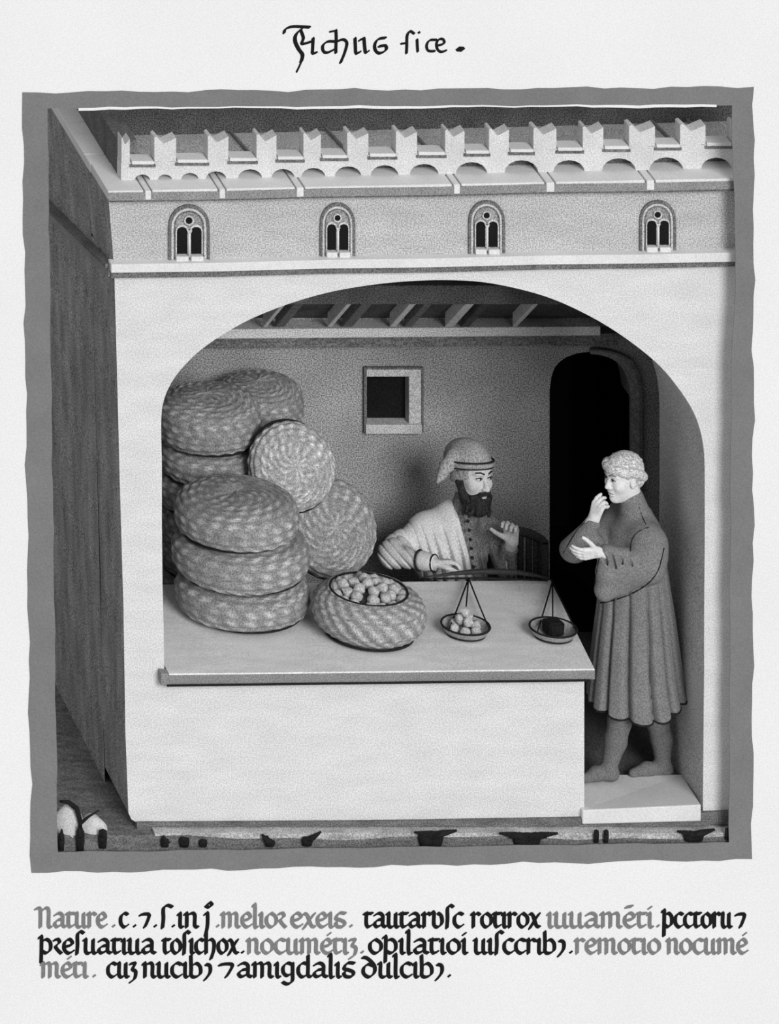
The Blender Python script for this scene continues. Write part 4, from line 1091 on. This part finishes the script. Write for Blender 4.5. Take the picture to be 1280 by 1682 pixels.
# ---------------------------------------------------- the merchant (seated behind the counter, looks right)
YM = 1.38
me_ = thing('person', 'bearded merchant in a hood and pale cape seated behind the counter weighing', 'person', (P(765, 950, YM).x, YM, zfl))
fwd2 = nrm((.42, -.90, .02)); up2 = nrm((.12, -.06, 1))
HS = 1.17
hc2 = Q(775, 781, 1.28)
sL = Q(704, 876, 1.36); sR = Q(800, 872, 1.42)
el = Q(643, 911, 1.20); wr = Q(712, 925, 1.03)
er = Q(830, 928, 1.30); wrr = Q(841, 890, 1.20)
pm = V3(sL[0]*.5+sR[0]*.5, 1.42, .50); chm = V3(sL[0]*.5+sR[0]*.5, 1.40, sL[2]-.12)
F = Field((float(el[0])-.14, .93, .05), (float(er[0])+.2, 1.68, float(hc2[2])+.22), .0048)
F.chain([pm, (pm+chm)/2, chm], [.145, .125, .125], .06); F.cap(sL, sR, .060, .060, .06); F.cap(chm+V3(0, 0, .08), hc2+V3(-.01, .03, -.06), .062, .058, .04)
q2, ax2 = head(F, hc2, fwd2, up2, HS)
F.cap(sL, el, .050, .045, .03); F.cap(el, wr, .043, .032, .02); F.cap(sR, er, .052, .044, .03); F.cap(er, wrr, .042, .031, .02)
hand(F, wr, (1, -.06, .12), (.10, -.35, -1), (.2, -1, .25), .195, None, .08, (.3, .5), curls=[(.35, .75, .5), (.45, .85, .5), (.5, .85, .5), (.5, .85, .5)])
hand(F, wrr, (-.10, -.15, 1), (-.55, -1, .0), (-1, .3, .1), .185, None, .10, (.8, .8), curls=[(.35, .9, .7), (.45, 1.0, .8), (.5, 1.0, .8), (.5, 1.0, .8)])
for s_ in (-1, 1):
    F.chain([pm+V3(s_*.09, 0, -.02), pm+V3(s_*.11, -.24, -.02), pm+V3(s_*.11, -.22, -.36)], [.085, .062, .045], .03)
    F.cap(pm+V3(s_*.11, -.23, -.395), pm+V3(s_*.12, -.33, -.41), .035, .028, .02)
into(me_, link('body', F.mesh('body'), M['skin2'], me_, True))
# dark tunic with deep vertical folds
F = Field((float(el[0])-.14, 1.05, .3), (float(er[0])+.22, 1.72, float(sL[2])+.24), .0055)
F.chain([pm+V3(0, 0, .03), (pm+chm)/2, chm], [.165, .145, .15], .06); F.cap(sL+V3(.02, 0, -.005), sR, .076, .080, .06); F.cap(chm+V3(0, -.01, .08), hc2+V3(-.012, .02, -.135), .085, .072, .04)
F.cap(sR, er, .076, .062, .03); F.cap(er, er*.35+wrr*.65, .058, .045, .03)
X, Y, Z = F.grid((slice(None),)*3)
x0_ = float(Q(780, 900, 1.25)[0])
F.f += (.020*np.clip((sL[2]-.02-Z)/.10, 0, 1)*np.clip(np.sin((X-x0_+.2*(Z-.9))*2*PI/.062), 0, 1)**2).astype(np.float32)
into(me_, link('tunic', F.mesh('tunic'), M['tunic'], me_, True))
for i, py in enumerate((856, 871, 886, 901, 916, 931)):
    into(me_, small_ell('button', Q(769+i*1.8, py, 1.225), V3(.009, .009, .009), np.eye(3), M['haird'], me_, 10))
# pale pleated cape over the right shoulder (left in the picture)
F = Field((float(el[0])-.16, 1.02, .7), (float(sR[0])+.05, 1.70, float(sL[2])+.25), .0045)
nk = Q(750, 842, 1.36)
F.cap(nk, sL+V3(-.01, .0, .0), .072, .080, .05)
F.cap(sL+V3(-.01, 0, 0), Q(660, 899, 1.28), .082, .070, .05)
F.cap(nk+V3(-.01, -.02, -.03), Q(742, 905, 1.29), .085, .110, .06); F.cap(sL, Q(705, 908, 1.29), .090, .100, .06); F.cap(Q(742, 905, 1.29), Q(744, 952, 1.29), .110, .110, .05); F.cap(Q(700, 905, 1.29), Q(712, 940, 1.30), .095, .085, .05)
F.cap(Q(664, 896, 1.28), Q(650, 905, 1.26), .072, .074, .04)
X, Y, Z = F.grid((slice(None),)*3)
zsh = float(Q(700, 858, 1.3)[2])
pl = (X+.22*(Z-zsh))*2*PI/.052
F.f += ((.014+.041*np.clip((X-float(el[0])-.06)/.14, 0, 1))*np.clip((zsh-Z)/.16, 0, 1)*(1-np.abs(np.sin(pl/2+.4*np.sin(pl*.21))))**3.2).astype(np.float32)
edge_x = float(Q(757, 845, 1.2)[0]); edge_z = float(Q(757, 845, 1.2)[2])
F.put(lambda X, Y, Z: -(X-(edge_x+(edge_z-Z)*.20))+0*Y, (-2, 0, 0), (2, 3, 3), .008, True)
into(me_, link('cape', F.mesh('cape'), M['cape'], me_, True))
# sleeve of the resting arm with creases, cuff and buttons
F = Field((float(el[0])-.16, 1.0, .72), (float(wr[0])+.08, 1.5, 1.25), .0045)
F.cap(sL*.25+el*.75, el, .070, .068, .03); F.cap(el, el*.25+wr*.75, .064, .046, .03)
X, Y, Z = F.grid((slice(None),)*3)
F.f += (.009*np.clip(np.sin((X*.9+Z*.9)*2*PI/.050), 0, 1)**2).astype(np.float32)
into(me_, link('sleeve', F.mesh('sleeve'), M['sleeve'], me_, True))
dcu = nrm(wr-el)
v, f = tube_data([wr-dcu*.080, wr-dcu*.06, wr-dcu*.005, wr+dcu*.008], [.049, .051, .045, .042], 20); into(me_, obj('cuff', v, f, M['cape'], me_, True))
sd1 = nrm(np.cross(dcu, V3(0, 0, 1))); sd2 = np.cross(sd1, dcu)
into(me_, tube('cuff_line', [wr-dcu*.080+.052*(sd1*math.cos(a)+sd2*math.sin(a)) for a in np.linspace(0, 2*PI, 24)[:-1]], .004, M['cord'], me_, 6, True))
into(me_, tube('cuff_line', [wr+dcu*.006+.044*(sd1*math.cos(a)+sd2*math.sin(a)) for a in np.linspace(0, 2*PI, 24)[:-1]], .004, M['cord'], me_, 6, True))
for i in range(6): into(me_, small_ell('cuff_button', wr-dcu*(.066-.012*i)+V3(0, -.042, -.026), V3(.0055, .0055, .006), np.eye(3), M['haird'], me_, 8))
# hood with a rolled band and a hanging tail at the back
F = Field(tuple(hc2-V3(.28, .24, .16)), tuple(hc2+V3(.22, .22, .24)), .005)
F.ell(q2(-.026, 0, .062), V3(.112, .094, .090)*HS, ax2, .01)
F.ell(q2(-.058, 0, .045), V3(.090, .086, .085)*HS, ax2, .02)
F.ell(q2(.098, 0, -.040), V3(.105, .16, .105)*HS, ax2, .010, True)
F.put(lambda X, Y, Z: (Z-float(hc2[2])+.015)+.0*X+0*Y, (-9, -9, -9), (9, 9, float(hc2[2])+.02), .006, True)
F.chain([Q(745, 752, 1.28), Q(733, 766, 1.26), Q(726, 780, 1.25), Q(719, 792, 1.24)], [.040, .028, .019, .008], .03)
into(me_, link('hood', F.mesh('hood'), M['hood'], me_, True))
bd = lambda r, rs, z: [q2(-.024+r*math.cos(a), rs*math.sin(a), z+.024*math.cos(a)) for a in np.linspace(-2.1, 2.1, 30)]
wtube('hood_band', me_, bd(.111, .097, .048), .0125, M['hood'], 10)
wtube('hood_band_line', me_, bd(.117, .103, .064), .0046, M['cord'])
wtube('hood_band_line', me_, bd(.114, .101, .036), .0042, M['cord'])
# beard
F = Field(tuple(hc2-V3(.21, .24, .26)), tuple(hc2+V3(.21, .19, .10)), .0045)
F.ell(q2(.030, 0, -.095), V3(.072, .066, .055)*HS, ax2, .02); F.ell(q2(.048, 0, -.128), V3(.046, .046, .036)*HS, ax2, .03)
for e in (-1, 1):
    F.chain([q2(.0, e*.078, .030), q2(.008, e*.076, -.02), q2(.025, e*.066, -.07)], [.013, .017, .024], .02)
    F.chain([q2(.100, e*.004, -.046), q2(.092, e*.022, -.050), q2(.075, e*.040, -.070)], [.008, .010, .014], .012)
rnd = random.Random(5)
for i in range(50):
    a = rnd.uniform(-1.6, 1.6); z = rnd.uniform(-.145, -.065); p = q2(.030+.070*math.cos(a), .064*math.sin(a), z)
    F.cap(p, p+up2*-.02, .009, .005, .006)
F.ell(q2(.098, 0, -.064), V3(.012, .014, .004), ax2, .004, True)
into(me_, link('beard', F.mesh('beard'), M['haird'], me_, True))
F = Field(tuple(hc2-V3(.19, .19, .10)), tuple(hc2+V3(.19, .19, .14)), .0045)
for i in range(10):
    for e in (-1, 1):
        for u_ in (0, 1):
            a = e*(.95+.10*i); F.ell(q2(-.012+.092*math.cos(a), .084*math.sin(a), .038-.004*i-.022*u_), V3(.013, .013, .014), None, .005)
into(me_, link('hair', F.mesh('hair'), M['tracery'], me_, True))
face_parts(q2, ax2, me_, M['haird'], HS)
for o in me_.children:
    if o.name.split('.')[0] in ('eye', 'eyebrow', 'mouth'): into(me_, o)
